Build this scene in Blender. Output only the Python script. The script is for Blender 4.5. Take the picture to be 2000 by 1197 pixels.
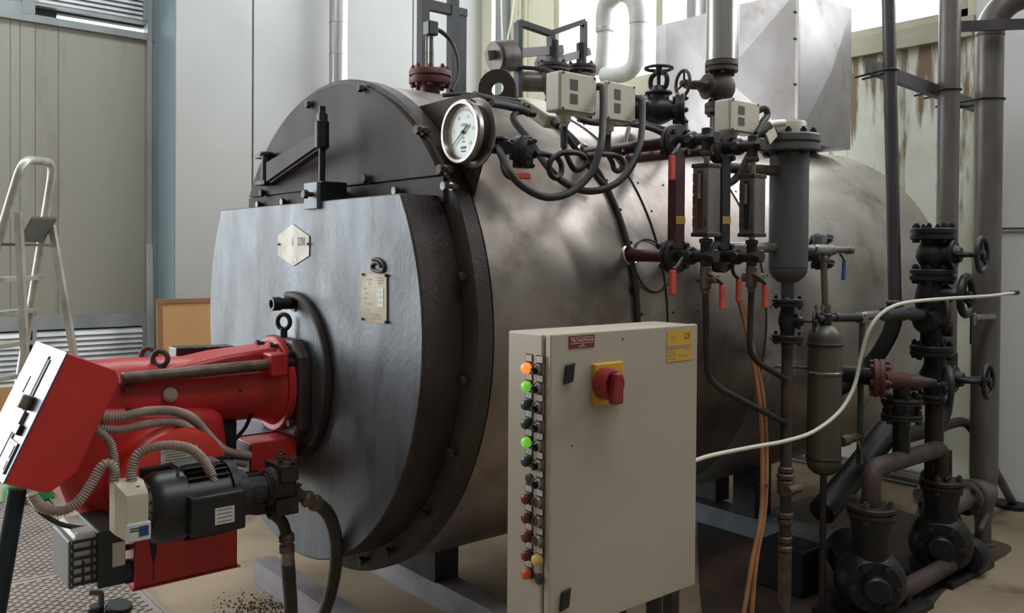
import bpy, math, random
from mathutils import Vector as V, Matrix, Quaternion
random.seed(7)
for o in list(bpy.data.objects): bpy.data.objects.remove(o)
S = bpy.context.scene
COL = S.collection
pi = math.pi
# ------------------------------------------------------------------ camera
FPX, YAW, PITCH, ROLL, PPY = 1683.4, 0.695135, 0.012507, -0.007181, 520.4
CAM = V((-1.41695, -2.60920, 1.22871))
_f0 = V((math.sin(YAW), math.cos(YAW), 0)); _r0 = V((math.cos(YAW), -math.sin(YAW), 0)); _d0 = V((0, 0, -1))
FW = _f0*math.cos(PITCH) + _d0*math.sin(PITCH); _d = _d0*math.cos(PITCH) - _f0*math.sin(PITCH)
RT = _r0*math.cos(ROLL) + _d*math.sin(ROLL); DN = _d*math.cos(ROLL) - _r0*math.sin(ROLL)
cd = bpy.data.cameras.new('camera'); cam = bpy.data.objects.new('camera', cd); COL.objects.link(cam)
cd.sensor_width = 36; cd.lens = 36*FPX/2000; cd.shift_y = -(598.5-PPY)/2000; cd.clip_end = 200
mw = Matrix.Identity(4)
for i in range(3):
    mw[i][0] = RT[i]; mw[i][1] = -DN[i]; mw[i][2] = -FW[i]; mw[i][3] = CAM[i]
cam.matrix_world = mw
S.camera = cam
# ------------------------------------------------------------------ world and light
w = bpy.data.worlds.new('overcast_sky'); S.world = w; w.use_nodes = True
bg = w.node_tree.nodes['Background']; bg.inputs[0].default_value = (0.90, 0.96, 1.0, 1); bg.inputs[1].default_value = 7.0
S.view_settings.view_transform = 'Standard'; S.view_settings.look = 'None'
S.view_settings.gamma = 1; S.view_settings.use_curve_mapping = False
S.view_settings.exposure = 0.35
def portal(name, loc, direction, sx, sy):
    l = bpy.data.lights.new(name, 'AREA'); l.shape = 'RECTANGLE'; l.size = sx; l.size_y = sy
    l.cycles.is_portal = True
    o = bpy.data.objects.new(name, l); COL.objects.link(o); o.location = loc
    o.rotation_euler = V(direction).to_track_quat('-Z', 'Z').to_euler()
XE, YB, YL = 3.30, 3.49, 3.90            # end wall, white back wall, louvre wall
portal('gate_daylight', (-2.85, YL+.02, 2.0), (0, -1, 0), 3.5, 4.0)
portal('skylight_daylight', (0.0, 2.2, 4.62), (0, 0, -1), 5.0, 1.0)  # unseen ceiling opening, added to brighten the back walls
portal('skylight_daylight', (0.5, -2.3, 4.62), (0, 0, -1), 3.6, 1.0)  # unseen ceiling opening, added as fill from the front
portal('window_daylight', (XE+.15, -2.2, 3.4), (-1, 0, 0), 2.6, 1.6)  # belongs to the unseen window added above the pier
portal('window_daylight', (XE+.15, 1.45, 3.35), (-1, 0, 0), 4.2, 1.9)
# ------------------------------------------------------------------ helpers
def P(u, v, x=None, y=None, z=None):
    r = RT*((u-1000)/FPX) + DN*((v-PPY)/FPX) + FW
    t = (x-CAM.x)/r.x if x is not None else (y-CAM.y)/r.y if y is not None else (z-CAM.z)/r.z
    return CAM + r*t
def lin(c):
    c = c/255; return c/12.92 if c <= .04045 else ((c+.055)/1.055)**2.4
def rgb(r, g, b): return (lin(r), lin(g), lin(b), 1)
MATS = {}
def mat(key, c, rough=.5, metal=0., c2=None, scale=5., lo=.42, hi=.66, bump=0., bscale=80., stretch=1., c3=None, s3=22., lo3=.58, hi3=.72, emit=None, es=1., spec=.5, rvar=.15):
    m = bpy.data.materials.new(key); m.use_nodes = True; N = m.node_tree.nodes; L = m.node_tree.links
    b = N['Principled BSDF']; b.inputs['Base Color'].default_value = c; b.inputs['Roughness'].default_value = rough
    b.inputs['Metallic'].default_value = metal; b.inputs['Specular IOR Level'].default_value = spec
    tc = N.new('ShaderNodeTexCoord'); mp = N.new('ShaderNodeMapping'); L.new(tc.outputs['Object'], mp.inputs[0])
    mp.inputs['Scale'].default_value = (1, 1, stretch)
    out = None
    if c2:
        n = N.new('ShaderNodeTexNoise'); n.inputs['Scale'].default_value = scale; n.inputs['Detail'].default_value = 6; L.new(mp.outputs[0], n.inputs['Vector'])
        r = N.new('ShaderNodeValToRGB'); r.color_ramp.elements[0].position = lo; r.color_ramp.elements[1].position = hi
        r.color_ramp.elements[0].color = c; r.color_ramp.elements[1].color = c2; L.new(n.outputs[0], r.inputs[0]); out = r.outputs[0]
        rr = N.new('ShaderNodeMapRange'); rr.inputs[3].default_value = max(0.05, rough-rvar); rr.inputs[4].default_value = min(1, rough+rvar)
        L.new(n.outputs[0], rr.inputs[0]); L.new(rr.outputs[0], b.inputs['Roughness'])
    if c3:
        n = N.new('ShaderNodeTexNoise'); n.inputs['Scale'].default_value = s3; n.inputs['Detail'].default_value = 8; n.inputs['Roughness'].default_value = .65; L.new(mp.outputs[0], n.inputs['Vector'])
        mr = N.new('ShaderNodeMapRange'); mr.inputs[1].default_value = lo3; mr.inputs[2].default_value = hi3; L.new(n.outputs[0], mr.inputs[0])
        mx = N.new('ShaderNodeMix'); mx.data_type = 'RGBA'; L.new(mr.outputs[0], mx.inputs[0])
        if out: L.new(out, mx.inputs[6])
        else: mx.inputs[6].default_value = c
        mx.inputs[7].default_value = c3; out = mx.outputs[2]
    if out: L.new(out, b.inputs['Base Color'])
    if bump:
        n = N.new('ShaderNodeTexNoise'); n.inputs['Scale'].default_value = bscale; n.inputs['Detail'].default_value = 4; L.new(mp.outputs[0], n.inputs['Vector'])
        bu = N.new('ShaderNodeBump'); bu.inputs['Strength'].default_value = bump; bu.inputs['Distance'].default_value = .01
        L.new(n.outputs[0], bu.inputs['Height']); L.new(bu.outputs[0], b.inputs['Normal'])
    if emit:
        b.inputs['Emission Color'].default_value = emit; b.inputs['Emission Strength'].default_value = es
    MATS[key] = m; return m
WL = {}
def perp(a):
    a = V(a).normalized(); t = V((0, 0, 1)) if abs(a.z) < .9 else V((1, 0, 0))
    u = a.cross(t).normalized(); return u, a.cross(u).normalized()
def fillet(pts, rad, seg=6):
    pts = [V(p) for p in pts]; out = [pts[0]]
    for i in range(1, len(pts)-1):
        a, b, c = pts[i-1], pts[i], pts[i+1]; d1 = (a-b); d2 = (c-b); r = min(rad, d1.length*.49, d2.length*.49)
        p0 = b + d1.normalized()*r; p2 = b + d2.normalized()*r
        for k in range(seg+1):
            t = k/seg; out.append(p0*(1-t)**2 + b*2*t*(1-t) + p2*t*t)
    out.append(pts[-1]); return out
def spline(pts, n=8):
    p = [V(q) for q in pts]; p = [p[0]*2-p[1]] + p + [p[-1]*2-p[-2]]; out = []
    for i in range(1, len(p)-2):
        a, b, c, d = p[i-1:i+3]
        for k in range(n):
            t = k/n; out.append(.5*((2*b) + (c-a)*t + (2*a-5*b+4*c-d)*t*t + (3*b-a-3*c+d)*t**3))
    out.append(p[-2]); return out
def resample(pts, step):
    out = [pts[0]]; acc = 0
    for a, b in zip(pts, pts[1:]):
        d = (b-a).length
        if d < 1e-9: continue
        t = step-acc
        while t <= d: out.append(a.lerp(b, t/d)); t += step
        acc = d-(t-step)
    return out
class MB:
    def __init__(s): s.v = []; s.f = []
    def add(s, vs, fs):
        k = len(s.v); s.v += [V(q) for q in vs]; s.f += [[i+k for i in f] for f in fs]; return s
    def rings(s, R, n, cap0=True, cap1=True, closed=False):
        vs = [q for r in R for q in r]; fs = []; m = len(R)
        for i in range(m if closed else m-1):
            j = (i+1) % m
            for k in range(n): fs.append([i*n+k, i*n+(k+1) % n, j*n+(k+1) % n, j*n+k])
        if not closed:
            if cap0: fs.append(list(range(n))[::-1])
            if cap1: fs.append([(m-1)*n+k for k in range(n)])
        return s.add(vs, fs)
    def lathe(s, o, ax, prof, n=24, cap=True, ph=0):
        o = V(o); ax = V(ax).normalized(); u, w_ = perp(ax)
        R = [[o + ax*h + (u*math.cos(ph+2*pi*k/n) + w_*math.sin(ph+2*pi*k/n))*max(r, 1e-4) for k in range(n)] for h, r in prof]
        return s.rings(R, n, cap, cap)
    def cyl(s, a, b, r, r2=None, n=20, cap=True):
        a = V(a); b = V(b); return s.lathe(a, b-a, [(0, r), ((b-a).length, r if r2 is None else r2)], n, cap)
    def rod(s, a, b, r, n=20, c=None):       # cylinder with small chamfers
        a = V(a); b = V(b); l = (b-a).length; c = min(c or r*.15, l*.3)
        return s.lathe(a, b-a, [(0, r-c), (c, r), (l-c, r), (l, r-c)], n)
    def tube(s, pts, r, n=12, closed=False):
        pts = [V(q) for q in pts]; m = len(pts); R = []; u = None
        for i in range(m):
            if closed: t = pts[(i+1) % m]-pts[i-1]
            else: t = pts[min(i+1, m-1)]-pts[max(i-1, 0)]
            t.normalize()
            if u is None: u = perp(t)[0]
            else:
                u = u-t*u.dot(t); u = u.normalized() if u.length > 1e-6 else perp(t)[0]
            w_ = t.cross(u); rr = r(i) if callable(r) else r
            R.append([pts[i] + (u*math.cos(2*pi*k/n)+w_*math.sin(2*pi*k/n))*rr for k in range(n)])
        return s.rings(R, n, closed=closed)
    def torus(s, c, ax, R, r, n=28, k=10):
        c = V(c); u, w_ = perp(ax)
        return s.tube([c+(u*math.cos(2*pi*i/n)+w_*math.sin(2*pi*i/n))*R for i in range(n)], r, k, True)
    def obox(s, o, a, b, c):
        o = V(o); a = V(a); b = V(b); c = V(c)
        if a.cross(b).dot(c) < 0: a, b = b, a
        vs = [o, o+a, o+a+b, o+b, o+c, o+a+c, o+a+b+c, o+b+c]
        return s.add(vs, [[3, 2, 1, 0], [4, 5, 6, 7], [0, 1, 5, 4], [1, 2, 6, 5], [2, 3, 7, 6], [3, 0, 4, 7]])
    def box(s, x0, x1, y0, y1, z0, z1): return s.obox((x0, y0, z0), (x1-x0, 0, 0), (0, y1-y0, 0), (0, 0, z1-z0))
    def bar(s, a, b, wd, ht, up=(0, 0, 1)):
        a = V(a); b = V(b); d = (b-a).normalized(); r = d.cross(V(up)).normalized(); t = r.cross(d)
        return s.obox(a-r*wd/2-t*ht/2, b-a, r*wd, t*ht)
    def prism(s, poly, vec):
        poly = [V(q) for q in poly]; vec = V(vec); n = len(poly); nm = V((0, 0, 0))
        for i in range(n): nm += poly[i].cross(poly[(i+1) % n])
        if nm.dot(vec) < 0: poly = poly[::-1]
        vs = poly+[q+vec for q in poly]
        return s.add(vs, [list(range(n))[::-1], list(range(n, 2*n))]+[[i, (i+1) % n, n+(i+1) % n, n+i] for i in range(n)])
    def build(s, name, m, parent=None, smooth=True, bev=0., loc=None, ang=38):
        if parent is not None: o0 = WL[parent.name]
        elif loc is not None: o0 = V(loc)
        else:
            xs = [q.x for q in s.v]; ys = [q.y for q in s.v]; o0 = V(((min(xs)+max(xs))/2, (min(ys)+max(ys))/2, min(q.z for q in s.v)))
        me = bpy.data.meshes.new(name); me.from_pydata([q-o0 for q in s.v], [], s.f); me.update()
        if smooth:
            me.polygons.foreach_set('use_smooth', [True]*len(me.polygons)); me.set_sharp_from_angle(angle=math.radians(ang))
        me.materials.append(MATS[m])
        o = bpy.data.objects.new(name, me); COL.objects.link(o)
        if parent is not None: o.parent = parent
        else: o.location = o0
        WL[o.name] = o0
        if bev:
            b = o.modifiers.new('edge_bevel', 'BEVEL'); b.width = bev; b.segments = 2; b.limit_method = 'ANGLE'; b.angle_limit = math.radians(50)
        return o
def tag(o, label=None, cat=None, group=None, kind=None):
    if label: o['label'] = label
    if cat: o['category'] = cat
    if group: o['group'] = group
    if kind: o['kind'] = kind
    return o
def thing(name, label, cat, loc=(0, 0, 0), group=None, kind=None):
    o = bpy.data.objects.new(name, None); o.empty_display_size = .1; COL.objects.link(o); o.location = loc; WL[o.name] = V(loc)
    return tag(o, label, cat, group, kind)
_bm = {}
def bolt(parent, c, ax, r, l, m='iron', name='bolt'):
    k = (round(r, 4), round(l, 4), m)
    c = V(c); off = c-WL[parent.name]
    if k not in _bm:
        b = MB(); b.cyl((0, 0, -l/2-r*1.1), (0, 0, -l/2), r, n=6); b.cyl((0, 0, -l/2), (0, 0, l/2), r*.55, n=8, cap=False); b.cyl((0, 0, l/2), (0, 0, l/2+r*1.1), r, n=6); b.cyl((0, 0, l/2+r*1.1), (0, 0, l/2+r*1.7), r*.55, n=8)
        me = bpy.data.meshes.new(name); me.from_pydata(b.v, [], b.f); me.update(); me.materials.append(MATS[m]); _bm[k] = me
    o = bpy.data.objects.new(name, _bm[k]); COL.objects.link(o); o.parent = parent; o.location = off
    o.rotation_euler = V(ax).to_track_quat('Z', 'Y').to_euler(); WL[o.name] = c
    return o
def flange(parent, c, ax, r, t, n=8, m='iron', bm=None, gap=True, ph=.2, br=None, name='flange', label=None):
    c = V(c); ax = V(ax).normalized(); b = MB(); e = t*.08
    if gap: prof = [(-t/2, r*.96), (-t/2+e, r), (-e, r), (-e, r*.9), (e, r*.9), (e, r), (t/2-e, r), (t/2, r*.96)]
    else: prof = [(-t/2, r*.96), (-t/2+e, r), (t/2-e, r), (t/2, r*.96)]
    b.lathe(c, ax, prof, 32); f = b.build(name, m, parent)
    if label: f['label'] = label
    u, w_ = perp(ax)
    for k in range(n):
        a = ph+2*pi*k/n
        bolt(f, c+(u*math.cos(a)+w_*math.sin(a))*r*.8, ax, br or r*.13, t, bm or m)
    return f
def handwheel(parent, c, ax, R, m='iron', sp=3, r=None, name='handwheel'):
    c = V(c); ax = V(ax).normalized(); r = r or R*.13; b = MB(); b.torus(c, ax, R, r, 32, 8); u, w_ = perp(ax)
    for k in range(sp):
        a = 2*pi*k/sp+.4; d = u*math.cos(a)+w_*math.sin(a); b.cyl(c-ax*r, c+d*R*.98, r*.75, r*.6, 8)
    b.rod(c-ax*r*2, c+ax*r*1.4, R*.24, 16); return b.build(name, m, parent)
def valve(parent, c, ax, L, fr, pr, bon, bl, wr, m='iron', nb=8, ft=None, wm=None, bulge=1.5, yoke=True, sp=3, fl=(1, 1)):
    c = V(c); ax = V(ax).normalized(); bon = V(bon).normalized(); ft = ft or fr*.42; B = pr*bulge
    b = MB(); b.lathe(c-ax*L/2, ax, [(0, pr), (L*.2, pr*1.02), (L*.3, B*.85), (L*.42, B), (L*.58, B), (L*.7, B*.85), (L*.8, pr*1.02), (L, pr)], 24)
    b.lathe(c, bon, [(0, B*.75), (B*1.15, B*.72)], 20); b.build('valve_body', m, parent)
    if fl[0]: flange(parent, c-ax*L/2, ax, fr, ft, nb, m)
    if fl[1]: flange(parent, c+ax*L/2, ax, fr, ft, nb, m)
    b = MB(); s0 = c+bon*B*1.1; b.rod(s0, s0+bon*bl*.13, B*.95, 20)
    b.lathe(s0+bon*bl*.13, bon, [(0, B*.6), (bl*.2, B*.45), (bl*.22, B*.3)], 16)
    if yoke:
        u, w_ = perp(bon)
        for s in (-1, 1): b.tube(fillet([s0+bon*bl*.13+u*s*B*.3, s0+bon*bl*.32+u*s*B*.75, s0+bon*bl*.72+u*s*B*.75, s0+bon*bl*.85+u*s*B*.15], B*.4, 3), B*.17, 8)
        b.rod(s0+bon*bl*.76, s0+bon*bl*.92, B*.34, 12)
    b.build('bonnet', m, parent)
    MB().cyl(s0+bon*bl*.2, s0+bon*bl*1.08, B*.14, n=10).build('stem', m, parent)
    return handwheel(parent, s0+bon*bl, bon, wr, wm or m, sp)
def corr(pts, r, step=.0032, amp=.16, n=10):
    q = resample(pts, step); return MB().tube(q, lambda i: r*(1+amp*(1 if i % 2 else -1)), n)
def text(parent, s, c, right, up, h, m, wmax=None, name='lettering', depth=.0006):
    cu = bpy.data.curves.new('t', 'FONT'); cu.body = s; cu.align_x = 'CENTER'; cu.align_y = 'CENTER'; cu.size = 1; cu.resolution_u = 2
    ob = bpy.data.objects.new('t', cu); me = bpy.data.meshes.new_from_object(ob); bpy.data.objects.remove(ob)
    vs = [q.co.copy() for q in me.vertices]; fs = [list(p.vertices) for p in me.polygons]; bpy.data.meshes.remove(me)
    xs = [q.x for q in vs]; ys = [q.y for q in vs]; cx = (min(xs)+max(xs))/2; cy = (min(ys)+max(ys))/2; sy = h/(max(ys)-min(ys)); sx = sy
    if wmax: sx = wmax/(max(xs)-min(xs))
    right = V(right).normalized(); up = V(up).normalized(); nrm = right.cross(up)
    b = MB(); b.add([V(c)+right*(q.x-cx)*sx+up*(q.y-cy)*sy+nrm*depth for q in vs], fs)
    return b.build(name, m, parent, smooth=False)
def plate(parent, c, right, up, w_, h, t, m, name='label_plate', bev=0):
    right = V(right).normalized(); up = V(up).normalized(); n = right.cross(up)
    return MB().obox(V(c)-right*w_/2-up*h/2, right*w_, up*h, n*t).build(name, m, parent, smooth=False, bev=bev)
def pipe(name, pts, r, m, label, cat='pipe', fr=0, n=16, group=None):
    pts = fillet(pts, fr, 8) if fr else pts
    return tag(MB().tube(pts, r, n).build(name, m), label, cat, group)
XA, YA, ZA = V((1, 0, 0)), V((0, 1, 0)), V((0, 0, 1))
# ------------------------------------------------------------------ materials
mat('wall_white', rgb(173,173,170), .6, c2=rgb(166,166,163), scale=1.2, c3=rgb(160,158,150), s3=3, lo3=.66, hi3=.8)
mat('wall_beige', rgb(150,148,139), .55, c2=rgb(142,139,129), scale=1.5, stretch=.15, c3=rgb(120,114,102), s3=4, lo3=.6, hi3=.8)
mat('blue_paint', rgb(142,162,172), .55, c2=rgb(128,148,158), scale=3, stretch=.2, c3=rgb(62,66,70), s3=9, lo3=.72, hi3=.76)
mat('grey_frame', rgb(150,155,156), .5, c2=rgb(130,134,135), scale=4, stretch=.3)
mat('slat_metal', rgb(206,209,210), .42, .15, c2=rgb(158,162,164), scale=3)
mat('pier_white', rgb(216,217,215), .6, c2=rgb(208,208,205), scale=1.2)
mat('cream_wall', rgb(216,212,192), .7, c2=rgb(200,196,172), scale=2, c3=rgb(150,142,118), s3=2.5, lo3=.62, hi3=.78, stretch=.4)
mat('cream_frame', rgb(190,184,164), .55, c2=rgb(172,166,144), scale=3)
mat('wall_dim', rgb(140,137,130), .8)
mat('ceiling', rgb(190,190,185), .8)
mat('joint_dark', rgb(58,58,56), .8)
mat('concrete', rgb(150,132,108), .75, c2=rgb(118,102,82), scale=1.6, bump=.15, bscale=30, c3=rgb(66,56,46), s3=3.2, lo3=.58, hi3=.74)
mat('oily_concrete', rgb(58,50,44), .55, c2=rgb(84,58,48), scale=4, c3=rgb(30,27,25), s3=7, bump=.2, bscale=25)  # concrete darkened for the shade on the lower right floor
mat('checker', rgb(146,136,128), .5, .2, c2=rgb(128,116,108), scale=5)
mat('ground', rgb(150,148,140), .9)
mat('beam_paint', rgb(132,128,132), .5, c2=rgb(108,100,102), scale=5, c3=rgb(112,52,52), s3=3, lo3=.55, hi3=.68)
mat('beam_blue', rgb(96,104,110), .5, c2=rgb(70,74,78), scale=6)
mat('steel_dull', rgb(166,154,147), .36, .9, c2=rgb(140,128,120), scale=3, c3=rgb(108,94,88), s3=4, lo3=.5, hi3=.72, rvar=.14, bump=.05, bscale=4)
mat('steel_shell', rgb(206,200,192), .30, .9, c2=rgb(176,168,158), scale=3, c3=rgb(132,118,108), s3=4, lo3=.55, hi3=.75, rvar=.12, bump=.03, bscale=5)
mat('door_paint', rgb(92,98,104), .46, .2, c2=rgb(80,84,90), scale=6, bump=.12, bscale=110, stretch=.45, c3=rgb(62,62,66), s3=9, lo3=.5, hi3=.68)
mat('door_rim', rgb(66,56,52), .5, .3, c2=rgb(44,38,37), scale=4, bump=.25, bscale=90)
mat('cover_paint', rgb(60,52,48), .68, .1, spec=.3, c2=rgb(48,41,38), scale=3, stretch=.25, bump=.1, bscale=90)
mat('iron', rgb(46,43,43), .5, .4, c2=rgb(62,54,52), scale=14, bump=.15, bscale=60)
mat('black_iron', rgb(30,30,33), .45, .3, c2=rgb(42,40,42), scale=14, bump=.12, bscale=60)
mat('nut_steel', rgb(120,112,106), .4, .6, c2=rgb(80,72,66), scale=20)
mat('rust_iron', rgb(80,66,62), .6, .3, c2=rgb(62,48,46), scale=12, bump=.2, bscale=50)
mat('dark_red', rgb(76,34,42), .45, .1, c2=rgb(58,28,34), scale=9)
mat('oxide_red', rgb(96,52,50), .55, .2, c2=rgb(74,42,42), scale=12, bump=.15, bscale=50)
mat('red_paint', rgb(196,50,48), .38, 0, c2=rgb(180,43,42), scale=4, c3=rgb(140,32,32), s3=7, lo3=.64, hi3=.78)
mat('red_bright', rgb(220,64,54), .38, c2=rgb(204,54,46), scale=4)
mat('grip_red', rgb(196,72,56), .5, c2=rgb(172,60,48), scale=20)
mat('box_lid', rgb(112,110,122), .34, .5, c2=rgb(92,90,102), scale=4)
mat('rod_rust', rgb(112,96,86), .5, .5, c2=rgb(84,66,56), scale=16, c3=rgb(70,50,40), s3=30)
mat('conduit', rgb(168,150,140), .55, .1, c2=rgb(146,126,116), scale=12)
mat('conduit_dark', rgb(84,74,70), .5, .2)
mat('ivory', rgb(196,186,166), .5, c2=rgb(182,172,150), scale=5)
mat('white_plastic', rgb(206,206,200), .45, c2=rgb(190,188,180), scale=4)
mat('cabinet', rgb(176,166,150), .5, c2=rgb(168,157,140), scale=2.5, c3=rgb(120,108,92), s3=14, lo3=.7, hi3=.78)
mat('sticker_yellow', rgb(206,160,44), .5)
mat('sticker_white', rgb(206,202,194), .5, c2=rgb(190,184,174), scale=60)
mat('sticker_red', rgb(120,30,30), .5)
mat('ink', rgb(48,44,42), .6)
mat('ink_soft', rgb(140,134,120), .6)
mat('white_ink', rgb(224,220,214), .5)
mat('blue_ink', rgb(36,58,122), .5)
mat('plate_silver', rgb(182,177,160), .5, .1, c2=rgb(168,160,142), scale=14)
mat('plate_brass', rgb(150,134,98), .5, .1, c2=rgb(138,120,86), scale=10)
mat('black_plastic', rgb(26,26,28), .4)
mat('rubber', rgb(38,36,36), .6, c2=rgb(54,48,46), scale=20, bump=.1)
mat('hose_rubber', rgb(60,56,52), .5, c2=rgb(44,42,40), scale=10)
mat('dial', rgb(214,222,216), .35)
mat('bezel', rgb(150,140,134), .35, .7, c2=rgb(110,96,90), scale=12)
mat('galvanised', rgb(172,167,165), .42, .75, c2=rgb(156,150,148), scale=5, c3=rgb(126,112,108), s3=3, lo3=.6, hi3=.75, rvar=.1)
mat('alu_clad', rgb(190,188,186), .28, .85, c2=rgb(166,162,160), scale=4, stretch=.3)
mat('white_lagging', rgb(192,192,188), .55, c2=rgb(170,168,164), scale=6, bump=.1, bscale=18)
mat('grey_pipe', rgb(116,110,108), .45, .45, c2=rgb(96,88,84), scale=7, stretch=.3, c3=rgb(88,68,60), s3=8)
mat('pipe_shadow_grey', rgb(84,80,82), .45, .4, c2=rgb(70,64,64), scale=8, stretch=.3)  # darker grey for the slim riser and the bars
mat('vessel_paint', rgb(92,92,94), .48, .3, c2=rgb(74,74,78), scale=6, stretch=.4, bump=.1)
mat('cooler_steel', rgb(92,86,76), .45, .5, c2=rgb(74,68,60), scale=6, stretch=.3)
mat('steel_bright', rgb(150,146,140), .3, .8, c2=rgb(110,104,98), scale=16)
mat('cream_enamel', rgb(186,177,160), .42, c2=rgb(174,164,146), scale=6)
mat('window_glass_dark', rgb(92,84,84), .15)
mat('orange_cable', rgb(170,118,78), .5, c2=rgb(146,98,62), scale=14)
mat('white_hose', rgb(206,198,184), .45)
mat('plywood', rgb(186,142,96), .6, c2=rgb(170,124,80), scale=3, stretch=.12, c3=rgb(134,92,58), s3=5, lo3=.64, hi3=.78)
mat('plywood_edge', rgb(136,96,62), .7)
mat('alu_ladder', rgb(186,182,174), .38, .5, c2=rgb(150,146,138), scale=9)
mat('grey_plastic', rgb(92,92,90), .5, .2)
mat('green_plastic', rgb(24,140,66), .35)
mat('teal_pole', rgb(26,40,46), .4, .2)
mat('blue_grip', rgb(30,66,120), .45)
mat('green_patina', rgb(58,66,64), .55, .3, c2=rgb(78,80,76), scale=20)
mat('dark_grey_green', rgb(40,46,48), .5, .2)
mat('dirt', rgb(78,66,54), .9)
mat('lamp_orange', rgb(255,110,50), .3, emit=rgb(255,96,40), es=1.6)
mat('lamp_green', rgb(120,190,60), .3, emit=rgb(110,190,60), es=.45)
mat('lamp_dark', rgb(28,52,54), .3)
mat('lamp_wine', rgb(92,26,34), .35)
mat('lamp_unlit_orange', rgb(206,76,34), .35)
mat('lamp_yellow', rgb(206,178,112), .4)
mat('knob_red', rgb(136,36,40), .4)
m = mat('pane', rgb(235,240,238), .05)
nt = m.node_tree; tr = nt.nodes.new('ShaderNodeBsdfTransparent'); mx = nt.nodes.new('ShaderNodeMixShader'); mx.inputs[0].default_value = .06
nt.links.new(tr.outputs[0], mx.inputs[1]); nt.links.new(nt.nodes['Principled BSDF'].outputs[0], mx.inputs[2]); nt.links.new(mx.outputs[0], nt.nodes['Material Output'].inputs[0])
m = mat('gauge_tube', rgb(70,64,64), .08)
# stained end wall: drips of dirt that start under the sill (its own wear)
m = mat('stained_wall', rgb(240,241,230), .65, c2=rgb(206,204,182), scale=1.5)
nt = m.node_tree; N = nt.nodes; L = nt.links; b = N['Principled BSDF']; src = b.inputs['Base Color'].links[0].from_socket
tc = N.new('ShaderNodeTexCoord'); mp = N.new('ShaderNodeMapping'); mp.inputs['Scale'].default_value = (1, 9, 1.1); L.new(tc.outputs['Object'], mp.inputs[0])
n1 = N.new('ShaderNodeTexNoise'); n1.inputs['Scale'].default_value = 1.6; n1.inputs['Detail'].default_value = 6; n1.inputs['Roughness'].default_value = .6; L.new(mp.outputs[0], n1.inputs['Vector'])
sp = N.new('ShaderNodeSeparateXYZ'); L.new(tc.outputs['Object'], sp.inputs[0])
g = N.new('ShaderNodeMapRange'); g.inputs[1].default_value = 1.2; g.inputs[2].default_value = 2.38; g.inputs[3].default_value = -.12; g.inputs[4].default_value = .13; L.new(sp.outputs[2], g.inputs[0])
ad = N.new('ShaderNodeMath'); L.new(n1.outputs[0], ad.inputs[0]); L.new(g.outputs[0], ad.inputs[1])
mr = N.new('ShaderNodeMapRange'); mr.inputs[1].default_value = .53; mr.inputs[2].default_value = .64; L.new(ad.outputs[0], mr.inputs[0])
mx = N.new('ShaderNodeMix'); mx.data_type = 'RGBA'; L.new(mr.outputs[0], mx.inputs[0]); L.new(src, mx.inputs[6]); mx.inputs[7].default_value = rgb(134,116,92); L.new(mx.outputs[2], b.inputs['Base Color'])
# ------------------------------------------------------------------ the room
def struct(mb, name, m, smooth=False): return tag(mb.build(name, m, smooth=smooth), kind='structure')
XW = -4.9; YN = -6.0; ZC = 4.6
struct(MB().box(-30, 12, -14, 14, -.3, -.05), 'ground', 'ground')
struct(MB().box(XW, XE+.3, YN, YL+.1, -.05, 0), 'floor', 'concrete')
shaded = [P(1362,1010,z=.002), P(1480,1000,z=.002), P(1640,960,z=.002), P(1800,1010,z=.002), P(1925,1050,z=.002), P(1975,1075,z=.002), P(1860,1140,z=.002), P(1760,1230,z=.002), P(1500,1260,z=.002), P(1380,1230,z=.002)]
shaded = spline(shaded+shaded[:1], 5)[:-1]
tag(MB().prism([V((q.x, q.y, .0008)) for q in shaded], (0, 0, .0012)).build('oil_stain', 'oily_concrete'), 'dark oily patch of floor under the feed pumps', 'stain')  # shade around the pumps painted as a thin dark sheet
b = MB().box(XW-.2, XE+.3, YN-.2, -2.8, ZC, ZC+.15); b.box(XW-.2, XE+.3, -1.8, 1.7, ZC, ZC+.15); b.box(XW-.2, -1.3, -2.8, -1.8, ZC, ZC+.15); b.box(2.3, XE+.3, -2.8, -1.8, ZC, ZC+.15); b.box(XW-.2, XE+.3, 2.7, YL+.3, ZC, ZC+.15)  # skylight openings added in the unseen ceiling to raise the room light
for a, c in ((1.7, 2.7),): b.box(XW-.2, -2.5, a, c, ZC, ZC+.15); b.box(2.5, XE+.3, a, c, ZC, ZC+.15)
struct(b, 'ceiling', 'ceiling')
struct(MB().box(XW-.2, XE+.3, YN-.2, YN, -.05, ZC), 'wall_front', 'wall_dim')
struct(MB().box(XW-.2, XW, YN, YL+.3, 0, ZC), 'wall_left', 'wall_dim')
XG = -1.10     # right edge of the open gate in the recessed wall
# louvre wall: backing with an open slit under the upper louvre
zg0 = P(280,58,y=YL).z; zg1 = zg0+.028
X0L = P(0,300,y=YL).x
b = MB().box(XG, .62, YL+.05, YL+.12, 0, 2.83); b.box(XG, P(114,30,y=YL).x, YL+.05, YL+.12, 2.83, 2.87); b.box(XG, .62, YL+.05, YL+.12, 2.87, ZC); b.box(XW, XG, YL+.05, YL+.12, 4.0, ZC); b.box(XW, -4.6, YL+.05, YL+.12, 0, 4.0)
wr = struct(b, 'wall_recess', 'joint_dark')
jo = [XG]+[P(u,300,y=YL).x for u in (-100,-28,20,39,69,114)]+[.545]
for a, c in zip(jo, jo[1:]):
    MB().box(a+.0012, c-.0012, YL, YL+.05, .80, 2.765).build('panel', 'wall_beige', wr, smooth=False, bev=.0015)
b = MB().box(XG, .6, YL-.03, YL+.05, 2.765, 2.815); b.box(XG, .6, YL-.02, YL+.05, .705, .80); struct(b, 'trim_1', 'grey_frame')
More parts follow.
